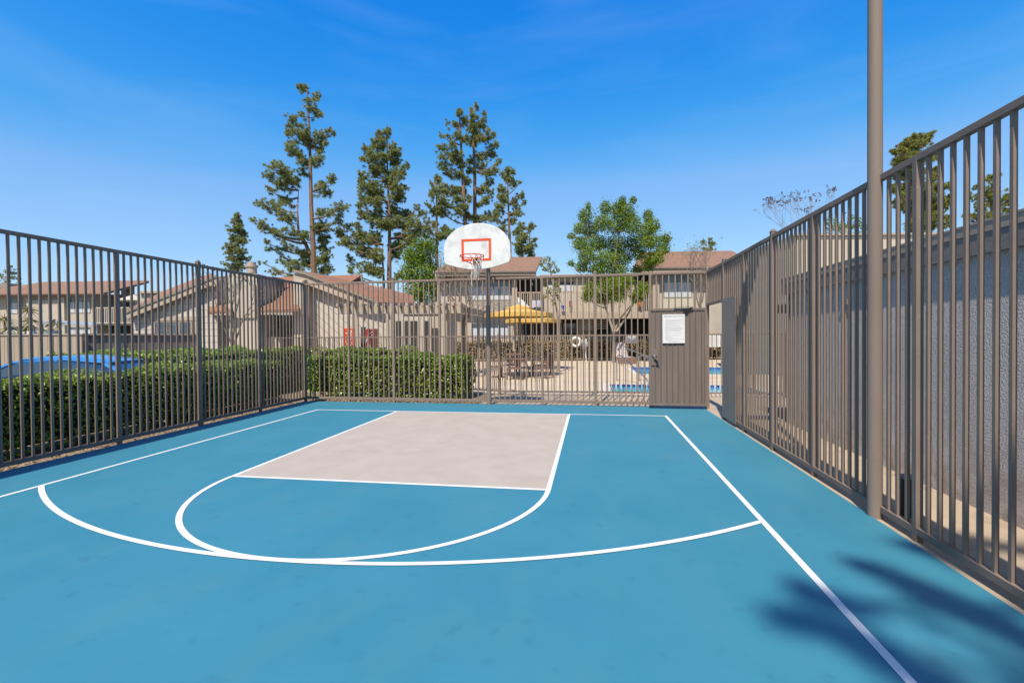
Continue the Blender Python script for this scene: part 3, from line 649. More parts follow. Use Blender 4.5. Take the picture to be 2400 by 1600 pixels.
# --- clubhouse with the diagonal boards
B = Frame('clubhouse', 'beige clubhouse wing with diagonal board siding and red shingle roof', 'building', 800, 21.5)
B.poly('wall', [(690,840),(690,642),(724,655),(822,695),(888,712),(960,716),(960,840)], SIDED, t=5)
B.slab('roof', [(688,632,-.5),(717,640,-.5),(888,708,-.5),(975,710,1.5),(968,692,4.5),(890,672,5),(819,657,5),(740,640,5)], ROOF, .1)
B.poly('fascia_board', [(690,640),(717,644.5),(888,711.5),(888,722),(822,705),(724,668),(690,655)], TRIM, t=.1, d=-.45)
B.slab('ridge_trim', [(688,631,-.56),(717,638.5,-.56),(888,706.5,-.56),(888,709.5,-.56),(717,641.5,-.56),(688,634,-.56)], STUC3, .05)
B.slab('roof', [(741,647,5.5),(851,643.5,5.5),(818,664,3.6),(770,664,3.6)], ROOF, .1)
B.poly('gable_end', [(822,663),(851,645),(851,664)], TRIMD, t=.1, d=5.2)  # brown colour carries the shade on this gable
B.box('roof_vent', 880, 671, 893, 678, STUC3, d=4.6, t=.3)
B.box('vent_grille', 832, 693, 838, 707, DARK, d=-.56, t=.05)
B.box('door_recess', 826, 728, 836, None, TRIMD, d=-.02, t=.018)
B.box('recess', 846, 766, 856, None, GREYM, d=-.1, t=.09)
B.box('wall', 905, 728, 1010, None, SIDEV, d=.6-.9, t=.28)
for a in ((928,940),(949,958),(962,978),(996,1006)): B.box('door_opening', a[0], 752, a[1], None, DARK, d=-.33, t=.025)
B.box('wall', 972, 716, 1048, None, STUC2, d=.5, t=4)
B.box('wall', 690, 655, 716, None, STUC3, d=-.7, t=.68)
# vending machines
def vend(px0, px1, py0, D, m, label, letters):
    c = at((px0+px1)/2, 800, D); w_ = (px1-px0)/f*D; hh = wl(py0, D)
    t = thing('vending_machine', label, 'vending machine', (c.x, c.y, -.02), -yaw, 'vending machines by the clubhouse')
    b = MB(); b.box(-w_/2,0,.0,w_/2,.75,hh); b.build('cabinet', m, t, bevel=.02)
    b = MB(); b.box(-w_/2+.02,-.012,.12,w_/2-.02,-.001,hh-.05); fp = b.build('front_panel', m, t)
    if letters:
        tc_ = bpy.data.curves.new('lettering','FONT'); tc_.body = letters; tc_.size = w_*.9; tc_.shear = .3; tc_.align_x = 'CENTER'; tc_.align_y = 'CENTER'; tc_.extrude = .002
        o = bpy.data.objects.new('lettering', tc_); COL.objects.link(o); o.parent = fp; o.location = (.02,-.017,hh*.55); o.rotation_euler = (R(90), R(-90), 0); tc_.materials.append(WHITE)
    else:
        b = MB(); rl = random.Random(2)
        for i in range(3): b.box(-w_/2+.05+.13*i,-.02,.35+.1*i,-w_/2+.11+.13*i,-.013,hh*.62+.08*i)
        b.build('product_picture', mat('product_print',(.38,.26,.16),.5,.5,9), fp)
        b = MB(); b.tube([(-w_/2+.03,-.02,hh*.68),(-.05,-.02,hh*.86),(w_/2-.05,-.02,hh*.93)], .015, 5); b.tube([(-w_/2+.12,-.02,hh*.66),(0,-.02,hh*.8),(w_/2-.05,-.02,hh*.87)], .015, 5); b.build('swirl', WHITE, fp)
    b = MB(); b.box(w_*.2,-.03,hh*.5,w_*.38,-.0125,hh*.62); b.build('coin_panel', GREYM, t)
vend(806, 829, 764, 20.2, RED, 'bright red vending machine with white script beside the clubhouse post', 'Coca-Cola')
vend(856, 876, 766, 20.2, RED2, 'dark red vending machine with picture front right of the bright red one', None)
# pergola
P_ = Frame('pergola', 'tan wooden pergola with projecting rafters beside the clubhouse', 'pergola', 940, 17.5)
P_.box('beam', 794, 716, 1087, 735, TRIM, t=.09); P_.box('beam', 946, 736, 1031, 741, TRIM, d=.1, t=.08)
for i in range(17):
    q = 800+i*17.6
    b = MB(); xx = P_.x(q); b.box(xx-.045,-.35,P_.z(716)+.003,xx+.045,2.2,P_.z(709)+.0); b.build('rafter', TRIM, P_.root)
for q in (835.5, 914, 1042): P_.box('post', q-3.5, 735.5, q+3.5, None, TRIM, d=-.02, t=.11)
b = MB(); a0 = P_.p(1046, 742, .3); a1 = P_.p(1206, 760, 11.5); a0.z = a1.z = 2.33; b.bar(a0, a1, .09, .34); b.build('side_beam', TRIM, P_.root)
b = MB(); a0 = P_.p(1046, 725, .2); a1 = P_.p(1206, 752, 12.0); a0.z = a1.z = 2.66; b.bar(a0, a1, .09, .26); b.build('side_beam', TRIM, P_.root)
b = MB()
for i in range(14):
    c = a0.lerp(a1, (i+.5)/14); b.bar(c+Vector((-.6,.1,.16)), c+Vector((.35,-.06,.16)), .08, .12)
b.build('rafter_set', TRIM, P_.root)
for fr_ in (.35,.68,.98):
    c = a0.lerp(a1, fr_); b = MB(); b.box(c.x-.06,c.y-.06,-.3,c.x+.06,c.y+.06,2.5); b.build('post', TRIM, P_.root)

# --- clubhouse with the gable on the left
G_ = Frame('gable_clubhouse', 'clubhouse with white horizontal siding gable and big tan chimney', 'building', 450, 21)
G_.poly('wall', [(308,850),(308,732),(500,656),(512,656),(512,850)], SIDE, t=5)
G_.poly('fascia_board', [(296,732),(504,648),(510,648),(510,672),(497,669),(298,748)], TRIM, t=.12, d=-.35)
G_.slab('ridge_trim', [(294,728,-.4),(504,645.5,-.4),(510,645.5,-.4),(504,649,-.4),(294,732,-.4)], STUC3, .05)
G_.slab('roof', [(296,727,-.3),(505,645,-.3),(500,640,4),(455,655,6),(385,682,6)], ROOF, .1)
G_.window(362, 752, 451, 786, d=-.01, mull=2, frame=TRIM)
G_.box('window_trim', 352, 742, 462, 751.5, TRIM, d=-.06, t=.055)
G_.box('corner_board', 455, 752, 462, None, TRIM, d=-.05, t=.045)
G_.slab('roof', [(487,729,-1),(545,726,-1),(545,700,1.5),(500,702,1.5)], ROOF, .1)
G_.box('fascia_board', 487, 727.5, 545, 738, TRIM, d=-.98, t=.1)
G_.box('porch_wall', 500, 740, 540, None, TRIMD, d=.8, t=.3)
G_.box('wall', 512, 648, 540, 705, TRIMD, d=2.0, t=.6)  # brown colour stands for the shaded part beside the chimney
G_.box('chimney', 537, 642, 604, None, STUC3, d=-.6, t=1.6)
G_.box('chimney', 540, 668, 600, 745, STUC2, d=-.68, t=.078)
b = MB(); c = G_.p(587, 640, 0); b.lathe([(.2,0),(.2,.26),(.25,.27),(.25,.36),(.17,.37),(.17,.5),(0,.5)], 14, (c.x, .2, c.z)); b.build('chimney_pot', TRIM, G_.root, smooth=False)
G_.box('wall', 604, 648, 640, 725, TRIMD, d=1.0, t=1.2)  # shaded side, its shade put into the brown colour
G_.slab('roof', [(612,726,-.8),(700,724,-.8),(702,648,4.5),(636,650,4.5)], ROOF, .1)
G_.box('fascia_board', 612, 724.5, 688, 737, TRIM, d=-.78, t=.1)
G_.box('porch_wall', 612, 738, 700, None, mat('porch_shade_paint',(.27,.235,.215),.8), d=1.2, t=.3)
for q in (638, 650, 668, 682): G_.box('window_slot', q, 752, q+7, 770, DARK, d=1.17, t=.025)
G_.box('door', 662, 764, 678, None, GLASS, d=1.16, t=.03)
G_.box('low_wall', 614, 790, 660, None, STUC2, d=.2, t=.1)
G_.box('wall', 330, 684, 395, None, STUC2, d=9, t=.5); G_.box('fascia_board', 326, 682, 396, 687, TRIM, d=8.8, t=.15)

# --- far left apartments
E_ = Frame('apartment_building', 'two storey apartment block with brown hip roof at far left', 'building', 120, 40)
E_.box('wall', -260, 690, 222, None, STUC2, t=8); E_.box('wall', 222, 690, 312, None, STUC2, d=1.6, t=5)
E_.slab('roof', [(-280,690,-.8),(246,686,-.8),(352,659,2.5),(352,657,3.2),(95,661,3.2),(85,664,3),(-10,680,2),(-60,684,1)], ROOF2, .12)
E_.slab('roof', [(246,686,-.8),(352,659.5,2.5),(352,662,2.5),(246,690.5,-.8)], TRIM, .05)
E_.box('fascia_board', -280, 687.5, 246, 692, TRIM, d=-.78, t=.12)
E_.box('gable_wall', 286, 672, 316, 740, TRIMD, d=1.5, t=.08)
E_.window(17, 698, 56, 735, blind=BLIND, mull=2); E_.window(159, 696, 214, 734, blind=BLIND, mull=2)
E_.window(10, 766, 60, 785, blind=BLIND, mull=2); E_.window(159, 766, 214, 785, blind=BLIND, mull=2)
E_.box('wall_panel', 68, 703, 142, None, STUC2, d=-.3, t=.298); E_.box('pilaster', 143, 697, 152, None, STUC3, d=-.35, t=.348); E_.box('pilaster', 64, 699, 70, 760, STUC3, d=-.36, t=.058)
E_.box('balcony_shade_sheet', 222, 694, 310, 722, mat('recess_shade_paint',(.22,.19,.17),.8), d=1.55, t=.045); E_.box('doorway', 296, 705, 304, 722, DARK, d=1.5, t=.045)  # balcony sheet coloured dark for the shade in the recess
E_.balcony(219, 720, 308, 758, d=-.2, m=STUC3); E_.box('balcony_slab', 219, 756, 308, 762, TRIM, d=-.15, t=1.7)
E_.box('ground_floor_opening', 225, 764, 310, None, DARK, d=1.5, t=.08)
E_.box('roof_vent', -20, 664, 24, 674, TRIMD, d=4, t=1)
un = thing('balcony_umbrella', 'cream umbrella above the far left apartment balcony', 'umbrella', at(316, 735, 39), -yaw)
b = MB(); b.lathe([(0,1.55),(1.25,1.05),(1.25,1.0),(0,1.5)], 10); b.build('canopy', CREAM, un); b = MB(); b.tube([(0,0,-.4),(0,0,1.5)], .03, 6); b.build('pole', TRIMD, un)

# --- cream two storey building behind the stucco one
K = Frame('rear_building', 'tall cream building rising behind the low stucco building roof', 'building', 2000, 17)
K.box('wall', 1864, 548, 2500, None, STUC3, t=6); K.box('parapet_cap', 1860, 545.5, 2504, 550, TRIM, d=-.06, t=.4); K.box('parapet', 1985, 535, 1993, 548, STUC3, d=.3, t=.12)
K.box('band', 1864, 556, 2500, 558, TRIMD, d=-.02, t=.018)

# --- timber fence, bins and plants at the left
T_ = Frame('timber_fence', 'tan vertical board fence beyond the blue car', 'fence', 100, 14.5)
T_.box('board_panel', -160, 786, 192, None, WOODF, t=.05); T_.box('top_cap', -160, 783, 193, 786, TRIM, d=-.03, t=.12)
for q in (17, 76, 124): T_.box('panel_gap', q, 787, q+1.2, None, DARK, d=-.008, t=.006)
T2 = Frame('timber_fence', 'shaded brown board fence below the white gable', 'fence', 330, 16.5)
b = MB(); a0 = T2.p(193, 785, -1.8); a1 = T2.p(462, 785, .6)
b.add([(a0.x,a0.y,-.34),(a1.x,a1.y,-.34),(a1.x,a1.y,1.76),(a0.x,a0.y,1.76),(a0.x,a0.y+.05,-.34),(a1.x,a1.y+.05,-.34),(a1.x,a1.y+.05,1.76),(a0.x,a0.y+.05,1.76)], [(0,1,2,3),(4,7,6,5),(0,4,5,1),(3,2,6,7),(0,3,7,4),(1,5,6,2)])
b.build('board_panel', stripes(mat('fence_boards_shade', (.24,.19,.165), .85, .1, 1.2), 0, .145, .012, (.1,.08,.07)), T2.root)  # shade on the turned run put into a darker board colour
b = MB(); b.bar(a0+Vector((0,0,.02)), a1+Vector((0,0,.02)), .12, .05); b.build('top_cap', TRIM, T2.root)
def planter(px, py, w_, h_, m_, label, D=16):
    k = D/f; t = thing('planter', label, 'planter', at(px, py, D), -yaw)
    t.location.z = -.22
    top = wl(py, D)+.22; b = MB(); b.lathe([(0,0),(w_*k*.42,0),(w_*k*.5,top),(w_*k*.45,top),(w_*k*.4,top-.08),(0,top-.08)], 14); b.build('pot', m_, t)
    return t
planter(75, 766, 17, 18, WHITE, 'white planter showing above the tan board fence')
planter(127, 766, 28, 18, TEAL, 'blue grey planter showing above the tan board fence')
cp = Frame('carport_canopy', 'small pale grey canopy roof above the tan board fence', 'canopy', 160, 18)
cp.slab('canopy_roof', [(97,755,0),(226,762,0),(222,754,1.8),(120,750,1.8)], mat('canopy_grey',(.42,.42,.44),.5), .06)
for q in (99, 225): cp.box('post', q-1.2, 757, q+1.2, None, WHITE, d=.1, t=.05)
b = MB(); b.bar(cp.p(108,765,.05), cp.p(130,749,.05), .05); b.build('brace', GREYM, cp.root)
def yucca(px, py, hpx, D, label, seed):
    rg = np.random.default_rng(seed); k = D/f; c = at(px, py, D); t = thing('spiky_plant', label, 'plant', (c.x, c.y, -.25))
    hz = wl(py-hpx, D)+.25; b = MB(); b.tube([(0,0,0),(.04,0,hz*.5),(0,0,hz*.8)], [.07,.06,.04], 7); b.build('stem', BARK2, t)
    C_ = np.array([(rg.normal(0,.12), rg.normal(0,.12), hz*(.5+.12*i)) for i in range(5)]); V, F = needle_tufts(C_, np.full(5,.5), 46, .035, rg, .35)
    link('crown', arr_mesh('crown', V, F), mat('yucca_leaf',(.30,.27,.07),.5,.2,3,trans=.2), t)
yucca(78, 775, 62, 17, 'tall yellow green spiky plant behind the tan fence', 4); yucca(52, 778, 24, 17, 'short yellow green spiky plant behind the tan fence', 5); yucca(4, 775, 40, 17, 'spiky plant at the left edge behind the tan fence', 6)
yucca(115, 770, 26, 17.2, 'spiky plant growing from the blue grey planter', 8)

# ------------------------------------------------------------------ car
cr = thing('parked_car', 'bright blue car parked behind the left hedge', 'car', on_z(150, 840, 1.25).xyz, 0)
cc = at(152, 840, 10.2); cr.location = (cc.x, cc.y, -.262); cr.rotation_euler = (0,0,math.pi+.1627+.10); cr.scale = (1.12,1.02,1.02)
def car_section(st):      # rings of half width, z along length
    vs = []; fs = []
    for (x, zb_, zw, zt, wb, wt) in st:
        vs += [(x,-wb,zb_),(x,-wb*1.02,(zb_+zw)/2),(x,-wb,zw),(x,-wt,zt),(x,-wt*.6,zt+.02),(x,wt*.6,zt+.02),(x,wt,zt),(x,wb,zw),(x,wb*1.02,(zb_+zw)/2),(x,wb,zb_)]
    n = 10; m_ = len(st)
    for i in range(m_-1):
        for k in range(n): fs.append((i*n+k, i*n+(k+1)%n, (i+1)*n+(k+1)%n, (i+1)*n+k))
    fs += [tuple(range(n)), tuple((m_-1)*n+k for k in range(n))[::-1]]
    return vs, fs
st = [(-2.15,.4,.7,.74,.74,.66),(-2.05,.28,.86,.93,.84,.72),(-1.5,.22,.93,1.0,.88,.74),(-1.05,.2,.95,1.04,.89,.76),(-.6,.2,.95,.97,.9,.86),(.9,.2,.93,.95,.9,.86),(1.1,.2,.92,.99,.9,.74),(1.6,.22,.86,.93,.88,.72),(2.05,.28,.74,.80,.82,.68),(2.2,.36,.6,.64,.72,.6)]
b = MB(); b.add(*car_section(st)); body = b.build('body', CARP, cr, smooth=True, bevel=.0)
cab = [(-1.75,.98,.99,1.0,.80,.74),(-1.0,.96,1.28,1.36,.78,.60),(-.35,.95,1.38,1.455,.78,.60),(.25,.95,1.36,1.44,.78,.60),(1.15,.94,.96,.97,.80,.74)]
b = MB(); b.add(*car_section([(x,zb_,zw-.0,zt,wb,wt) for x,zb_,zw,zt,wb,wt in cab])); b.build('cabin_glass', CARG, cr, smooth=False)
rf = [(-1.12,1.325,1.335,1.35,.64,.62),(-.95,1.365,1.375,1.39,.66,.61),(-.35,1.445,1.455,1.475,.66,.61),(.22,1.43,1.44,1.46,.66,.61),(.42,1.36,1.365,1.38,.66,.63)]
b = MB(); b.add(*car_section(rf)); b.build('roof', CARP, cr, smooth=True)
b = MB()
for sy in (-1, 1):
    b.tube([(-1.78,sy*.78,.97),(-1.1,sy*.66,1.33)], .045, 6); b.tube([(.38,sy*.66,1.38),(1.18,sy*.78,.95)], .038, 6); b.tube([(-.34,sy*.66,1.41),(-.30,sy*.815,.93)], .055, 6); b.tube([(.62,sy*.70,1.22),(.62,sy*.815,.93)], .02, 6); b.tube([(-1.1,sy*.665,1.36),(-.35,sy*.67,1.435),(.38,sy*.665,1.38)], .026, 6)
    b.build('pillar', CARP, cr); b = MB()
for sx in (-1.3, 1.35):
    for sy in (-.82, .82):
        b = MB(); b.tube([(sx,sy-.1,.31),(sx,sy+.1,.31)], .31, 24); w_ = b.build('wheel', TYRE, cr)
        b = MB(); b.tube([(sx,sy-.105,.31),(sx,sy+.105,.31)], .2, 16); b.build('rim', SILV, w_)
for sy in (-.6,.6):
    b = MB(); b.cbox((2.1,sy,.66),.16,.3,.12); b.build('headlight', WHITE, cr, bevel=.03)
for sy in (-.82,.82):
    b = MB(); b.cbox((.75,sy*1.12,1.0),.14,.16,.1); b.build('mirror', CARP, cr, bevel=.03)

# ------------------------------------------------------------------ pool area
def low_fence(label, p0, p1, h_=1.6, pitch=.11, wp=.016, post=2.4, z0=-.02, m=FENCE):
    p0, p1 = Vector(p0), Vector(p1); d = p1-p0; ln = d.length
    t = thing('pool_fence', label, 'fence', p0, math.atan2(d.y, d.x), 'low metal pool fences')
    b = MB(); b.box(0,-.02,h_-.04,ln,.02,h_); b.build('top_rail', m, t); b = MB(); b.box(0,-.018,z0+.09,ln,.018,z0+.125); b.build('bottom_rail', m, t)
    n = int(ln/post)
    for i in range(n+1):
        b = MB(); s = ln*i/n; b.box(s-.025,-.025,z0-.1,s+.025,.025,h_+.03); b.build('post', m, t)
        if i < n:
            b = MB(); q = int((ln/n)/pitch)
            for k in range(1, q): xx = s+(ln/n)*k/q; b.box(xx-wp/2,-wp/2,z0+.12,xx+wp/2,wp/2,h_-.04)
            b.build('picket_panel', m, t)
    return t
low_fence('low brown pool fence just behind the court back fence', (-.2,3.05,0), (9.5,3.25,0))
low_fence('low pool fence running from the back hedge towards the clubhouse', (-9.5,6.6,0), (-.2,3.2,0))
low_fence('low pool fence at the far side of the pool deck behind the dry hedge', tuple(at(1040,786,31.5).xy)+(0,), tuple(at(1860,786,31.5).xy)+(0,), pitch=.15, wp=.055, m=TRIM)
p0, p1 = at(1010,840,30), at(1880,840,30)
hd = (Vector((p1.x,p1.y,0))-Vector((p0.x,p0.y,0)))
hedge('dry_hedge', 'brownish green hedge along the far edge of the pool deck', 0,0,hd.length,1.0, 0,1.22, 420,.11, (HLEAF2,HCORE), faces='ft', rot=math.atan2(hd.y,hd.x), origin=(p0.x,p0.y))
# yellow umbrellas
def umbrella(px, pytop, pyedge, wpx, D, label, twist):
    k = D/f; r_ = wpx*k/2; zt, ze = wl(pytop, D), wl(pyedge, D); c = at(px, 800, D)
    t = thing('patio_umbrella', label, 'umbrella', (c.x, c.y, -.016), twist, 'yellow patio umbrellas')
    b = MB(); n = 8; v = [(0,0,zt-.06)]
    ring1 = [(r_*.55*_c(2*math.pi*i/n), r_*.55*_s(2*math.pi*i/n), zt-.08-(zt-ze)*.45) for i in range(n)]
    ring2 = [(r_*_c(2*math.pi*i/n), r_*_s(2*math.pi*i/n), ze+.02) for i in range(n)]
    ring3 = [(r_*_c(2*math.pi*i/n), r_*_s(2*math.pi*i/n), ze-.13) for i in range(n)]
    fs = [(0,1+i,1+(i+1)%n) for i in range(n)] + [(1+i,9+i,9+(i+1)%n,1+(i+1)%n) for i in range(n)] + [(9+i,17+i,17+(i+1)%n,9+(i+1)%n) for i in range(n)]
    b.add(v+ring1+ring2+ring3, fs); cn = b.build('canopy', YELLOW, t); sm = cn.modifiers.new('cloth_thickness', 'SOLIDIFY'); sm.thickness = .012
    b = MB(); b.lathe([(0,zt+.02),(r_*.38,zt-.13),(r_*.38,zt-.18),(r_*.33,zt-.15)], 8); b.build('vent_cap', YELLOW, cn)
    b = MB(); b.tube([(0,0,0),(0,0,zt+.02)], .028, 8); b.lathe([(0,zt+.02),(.03,zt+.05),(0,zt+.1)], 8); b.build('pole', BARK2, t)
    for i in range(n): b = MB(); b.bar((0,0,zt-.1), (ring2[i][0]*.97, ring2[i][1]*.97, ze), .022); b.build('rib', BARK2, t)
    b = MB(); b.lathe([(0,0),(.28,0),(.28,.06),(.05,.10),(.05,.3),(0,.3)], 14); b.build('base', GREYM, t)
umbrella(1217, 713, 735, 162, 18.6, 'yellow patio umbrella over the brown table, left and nearer', .2)
umbrella(1250, 730, 750, 138, 22.6, 'yellow patio umbrella partly hidden below the nearer one', .5)
tc0 = at(1222, 868, 18.6)
tb = thing('patio_table', 'round brown patio table under the yellow umbrella', 'table', (tc0.x, tc0.y, -.016))
b = MB(); b.lathe([(0,.70),(.62,.70),(.64,.72),(.62,.74),(0,.74)], 28); b.build('tabletop', WICK, tb)
for i in range(4):
    a = math.pi/4+i*math.pi/2; b = MB(); b.tube([(.2*_c(a),.2*_s(a),.7),(.42*_c(a),.42*_s(a),0)], .022, 8); b.build('leg', WICK, tb)
def chair():
    t = thing('patio_chair', '', 'chair', (0,0,0), 0, 'brown slatted chairs round the patio table')
    b = MB(); b.box(-.26,-.25,.40,.26,.25,.44); b.build('seat', WICK, t)
    b = MB()
    for i in range(6): b.bar((-.26+.104*i,.25,.46),(-.26+.104*i,.33,.92), .045,.02, (1,0,0))
    b.bar((-.28,.335,.94),(.28,.335,.94),.05,.06); b.build('backrest', WICK, t)
    for sx in (-.26,.26):
        b = MB(); b.bar((sx,-.27,.62),(sx,.30,.66),.05,.03); b.bar((sx,-.25,.44),(sx,-.25,.62),.03); b.build('armrest', WICK, t)
        for sy in (-.24,.24): b = MB(); b.bar((sx,sy,0),(sx,sy,.40),.04); b.build('leg', WICK, t)
    return t
ch0 = chair()
for i, (a, r_, lb) in enumerate([(-95,.95,'brown chair on the near side of the patio table'),(-25,1.0,'brown chair at the right of the patio table'),(45,1.0,'brown chair at the far right of the patio table'),(120,.95,'brown chair at the far left of the patio table'),(195,1.0,'brown chair at the left of the patio table')]):
    o = ch0 if i == 0 else copy_tree(ch0); aa = R(a); o.location = (tc0.x+r_*_c(aa), tc0.y+r_*_s(aa), -.016); o.rotation_euler = (0,0,aa-math.pi/2); o['label'] = lb
# life ring, hook pole and signs on the far fence
lc = at(1350, 801, 29.6); k = 29.6/f
lr = thing('life_ring', 'white life ring hanging on the far pool fence', 'life ring', (lc.x, lc.y, 0), -yaw)
b = MB(); b.ring((0,0,lc.z), 10*k, 3*k, 32, 10, 'y'); b.build('ring', WHITE, lr, smooth=True)
b = MB(); b.bar((-9*k,.1,lc.z-30*k),(-9*k,.1,lc.z+6*k),.06); b.bar((-9*k,.1,lc.z+4*k),(2*k,.05,lc.z+10*k),.05); b.build('post', WHITE, lr)
rp = thing('coiled_rope', 'white coiled rescue rope right of the life ring', 'rope', tuple(at(1369, 803, 29.6).xy)+(0,), -yaw)
b = MB()
for i in range(4): b.ring(((i-1.5)*.04,0,lc.z-.05*i), (4+i)*k, .025, 20, 6, 'y')
b.tube([(3*k,0,lc.z),(4*k,.02,lc.z-.5),(3*k,0,lc.z-1.0)], .03, 6); b.build('rope_coils', WHITE, rp)
sp = thing('sign_post', 'small white post right of the coiled rope by the dry hedge', 'post', tuple(at(1373, 840, 29.7).xy)+(0,), -yaw)
b = MB(); b.box(-.04,-.03,-.1,.04,.03,1.35); b.build('post_shaft', WHITE, sp)
for px0, px1, py0, py1, D, lb in ((1468,1495,789,807,29.4,'white notice board on the far pool fence left of the gate'),(1660,1688,788,817,29.4,'white notice board on the far pool fence seen through the doorway')):
    c = at((px0+px1)/2, py0, D); k = D/f; t = thing('pool_notice', lb, 'sign', (c.x, c.y, 0), -yaw, 'white notice boards on the far pool fence'); w_ = (px1-px0)*k/2
    b = MB(); b.box(-w_,-.03,wl(py1,D),w_,0,wl(py0,D)); b.build('sign_board', WHITE, t)
    b = MB(); z = wl(py0,D)-.1
    while z > wl(py1,D)+.08: b.box(-w_*.8,-.034,z-.02,w_*.75,-.031,z); z -= .07
    b.build('printed_lines', INKL, t)
# handrails of the spa
for i, (x, lb) in enumerate(((4.0,'left steel handrail at the spa steps'),(4.75,'right steel handrail at the spa steps'))):
    t = thing('spa_handrail', lb, 'handrail', (x, 6.45, -.016), 0, 'steel handrails at the spa')
    b = MB(); b.tube([(-.85,.9,0),(-.85,.9,.82),(-.8,.8,.9),(-.7,.65,.88),(0,-.55,.2),(.05,-.7,0),(.05,-.7,-.4)], .022, 8); b.build('rail', SILV, t, smooth=True)
t = thing('pool_handrail', 'steel handrail at the pool corner behind the spa', 'handrail', (5.0, 14.9, -.016), .2)
b = MB(); b.tube([(-1.0,.9,0),(-1.0,.9,.9),(-.9,.8,.98),(.3,-.5,.35),(.35,-.6,-.4)], .024, 8); b.build('rail', SILV, t, smooth=True)
# stacked lounge chair by the deck tree
lg = at(1462, 845, 27.5)
t = thing('lounge_chair', 'pale lounge chair with raised back by the far hedge', 'lounge chair', (lg.x, lg.y, -.016), .3)
b = MB(); b.box(-.35,-.9,.30,.35,.3,.35); b.build('seat', WHITE, t)
b = MB(); b.bar((0,.3,.33),(0,.75,1.15),.7,.05,(0,1,0)); b.build('backrest', mat('lounge_sling',(.5,.42,.40),.7), t)
for sx in (-.32,.32):
    for sy in (-.8,.2): b = MB(); b.box(sx-.025,sy-.025,0,sx+.025,sy+.025,.30); b.build('leg', WHITE, t)
for i in range(3):
    pb = at(1462+i*4, 835, 28); 
pt = thing('potted_shrub', 'low brown planter box at the foot of the deck tree', 'planter', (at(1470,850,26.6).x, at(1470,850,26.6).y, -.016))
b = MB(); b.box(-.5,-.25,0,.5,.25,.35); b.build('box', WICK, pt, bevel=.02)

# ------------------------------------------------------------------ trees
PM = (BARK, NEEDLE)
gp = 'tall pines behind the clubhouse'
lobed_tree('pine_tree', 'tallest open branched pine with a forked lower trunk, left of the hoop', 'tree', 44, (590,190), 3.408,
  [[(505,1560),(500,1300),(490,1000),(488,650),(478,300),(468,80)], [(490,1420),(440,1300),(385,1200),(380,1050),(390,880)]],
  [(440,75,50,40),(545,125,30,45),(475,165,30,30),(520,230,50,40),(570,280,35,30),(345,305,55,35),(415,270,30,25),(330,375,40,35),(420,410,70,60),(320,430,45,40),(470,470,60,50),(650,410,45,50),(560,430,45,40),(330,550,55,60),(400,590,50,50),(560,540,50,45),(550,640,60,50),(610,515,25,25),(420,650,50,35),
   (240,700,110,50),(160,760,50,50),(300,760,60,60),(170,880,45,45),(250,830,60,50),(430,740,50,35),(380,800,40,40),(110,980,75,40),(280,960,50,50),(200,1000,50,40),(30,1120,30,30),(110,1150,60,45),(270,1080,70,60),(180,1210,60,40),(130,1285,40,25),(170,1340,60,25),(290,1320,50,40),(310,1200,60,40),(430,1240,50,60),
   (650,785,45,45),(560,830,50,30),(620,890,45,60),(720,1010,80,45),(590,1050,60,40),(710,1110,40,50),(560,1170,80,80),(590,1260,60,50),(600,1330,60,50),(250,1440,40,35),(330,1470,60,60),(190,1525,70,25),(440,1440,60,80),(590,1420,70,70),(600,1500,70,50),(100,1450,35,20),(400,1370,50,40)],
  mats=PM, tr=.35, tuft=.42, group=gp, seed=2)
lobed_tree('pine_tree', 'dense full crowned pine with wide low branches between the tall pines', 'tree', 44, (780,280), 3.92,
  [[(525,1500),(530,1200),(535,900),(520,500),(522,120)], [(475,1500),(468,1300),(470,1150)]],
  [(525,130,35,55),(455,160,40,60),(400,210,30,40),(335,280,60,50),(440,260,60,60),(570,270,40,60),(610,300,40,60),(290,370,30,30),(380,360,70,70),(480,350,60,60),(600,390,60,70),(690,440,35,40),(420,470,90,80),(290,520,50,50),(640,500,70,60),(540,560,90,70),(310,620,70,90),(400,640,80,80),(670,640,45,50),(600,640,70,70),(300,720,60,60),(400,760,90,60),(640,720,60,60),(560,820,60,70),(260,790,30,50),(290,880,60,60),(400,900,80,70),(650,860,40,50),(480,960,80,60),(600,930,60,60),
   (720,880,50,60),(790,810,30,35),(830,870,50,45),(760,960,60,50),(870,930,30,40),(690,980,50,60),(640,1080,60,50),(720,1120,60,60),(760,1060,60,40),(90,1040,70,60),(150,990,50,40),(110,1130,70,50),(230,970,40,40),(250,1070,70,70),(290,1200,70,90),(380,1080,90,80),(400,1250,90,80),(160,1270,30,50),(170,1380,35,50),(330,1360,90,70),(420,1400,60,60),(600,1230,60,60),(590,1160,60,50),(620,1420,50,40)],
  mats=PM, tr=.30, tuft=.40, group=gp, seed=3, dens=1.2)
P4L = [(650,85,22,40),(605,130,25,50),(720,190,25,60),(630,190,50,50),(600,290,60,60),(700,270,55,60),(760,320,30,40),(640,360,60,60),(730,390,60,50),(810,360,35,40),(620,430,60,50),(820,440,50,50),(680,560,60,50),(790,540,60,60),(860,600,40,30),(590,610,40,40),(700,650,60,40),(830,680,50,50),(590,690,50,40),(780,720,60,40),(760,800,60,50),(690,880,60,40),(780,880,50,40),(740,960,70,40),(660,1010,60,30),(760,1100,60,40),(680,1130,60,30),(600,1120,50,30),(830,1080,40,50)]
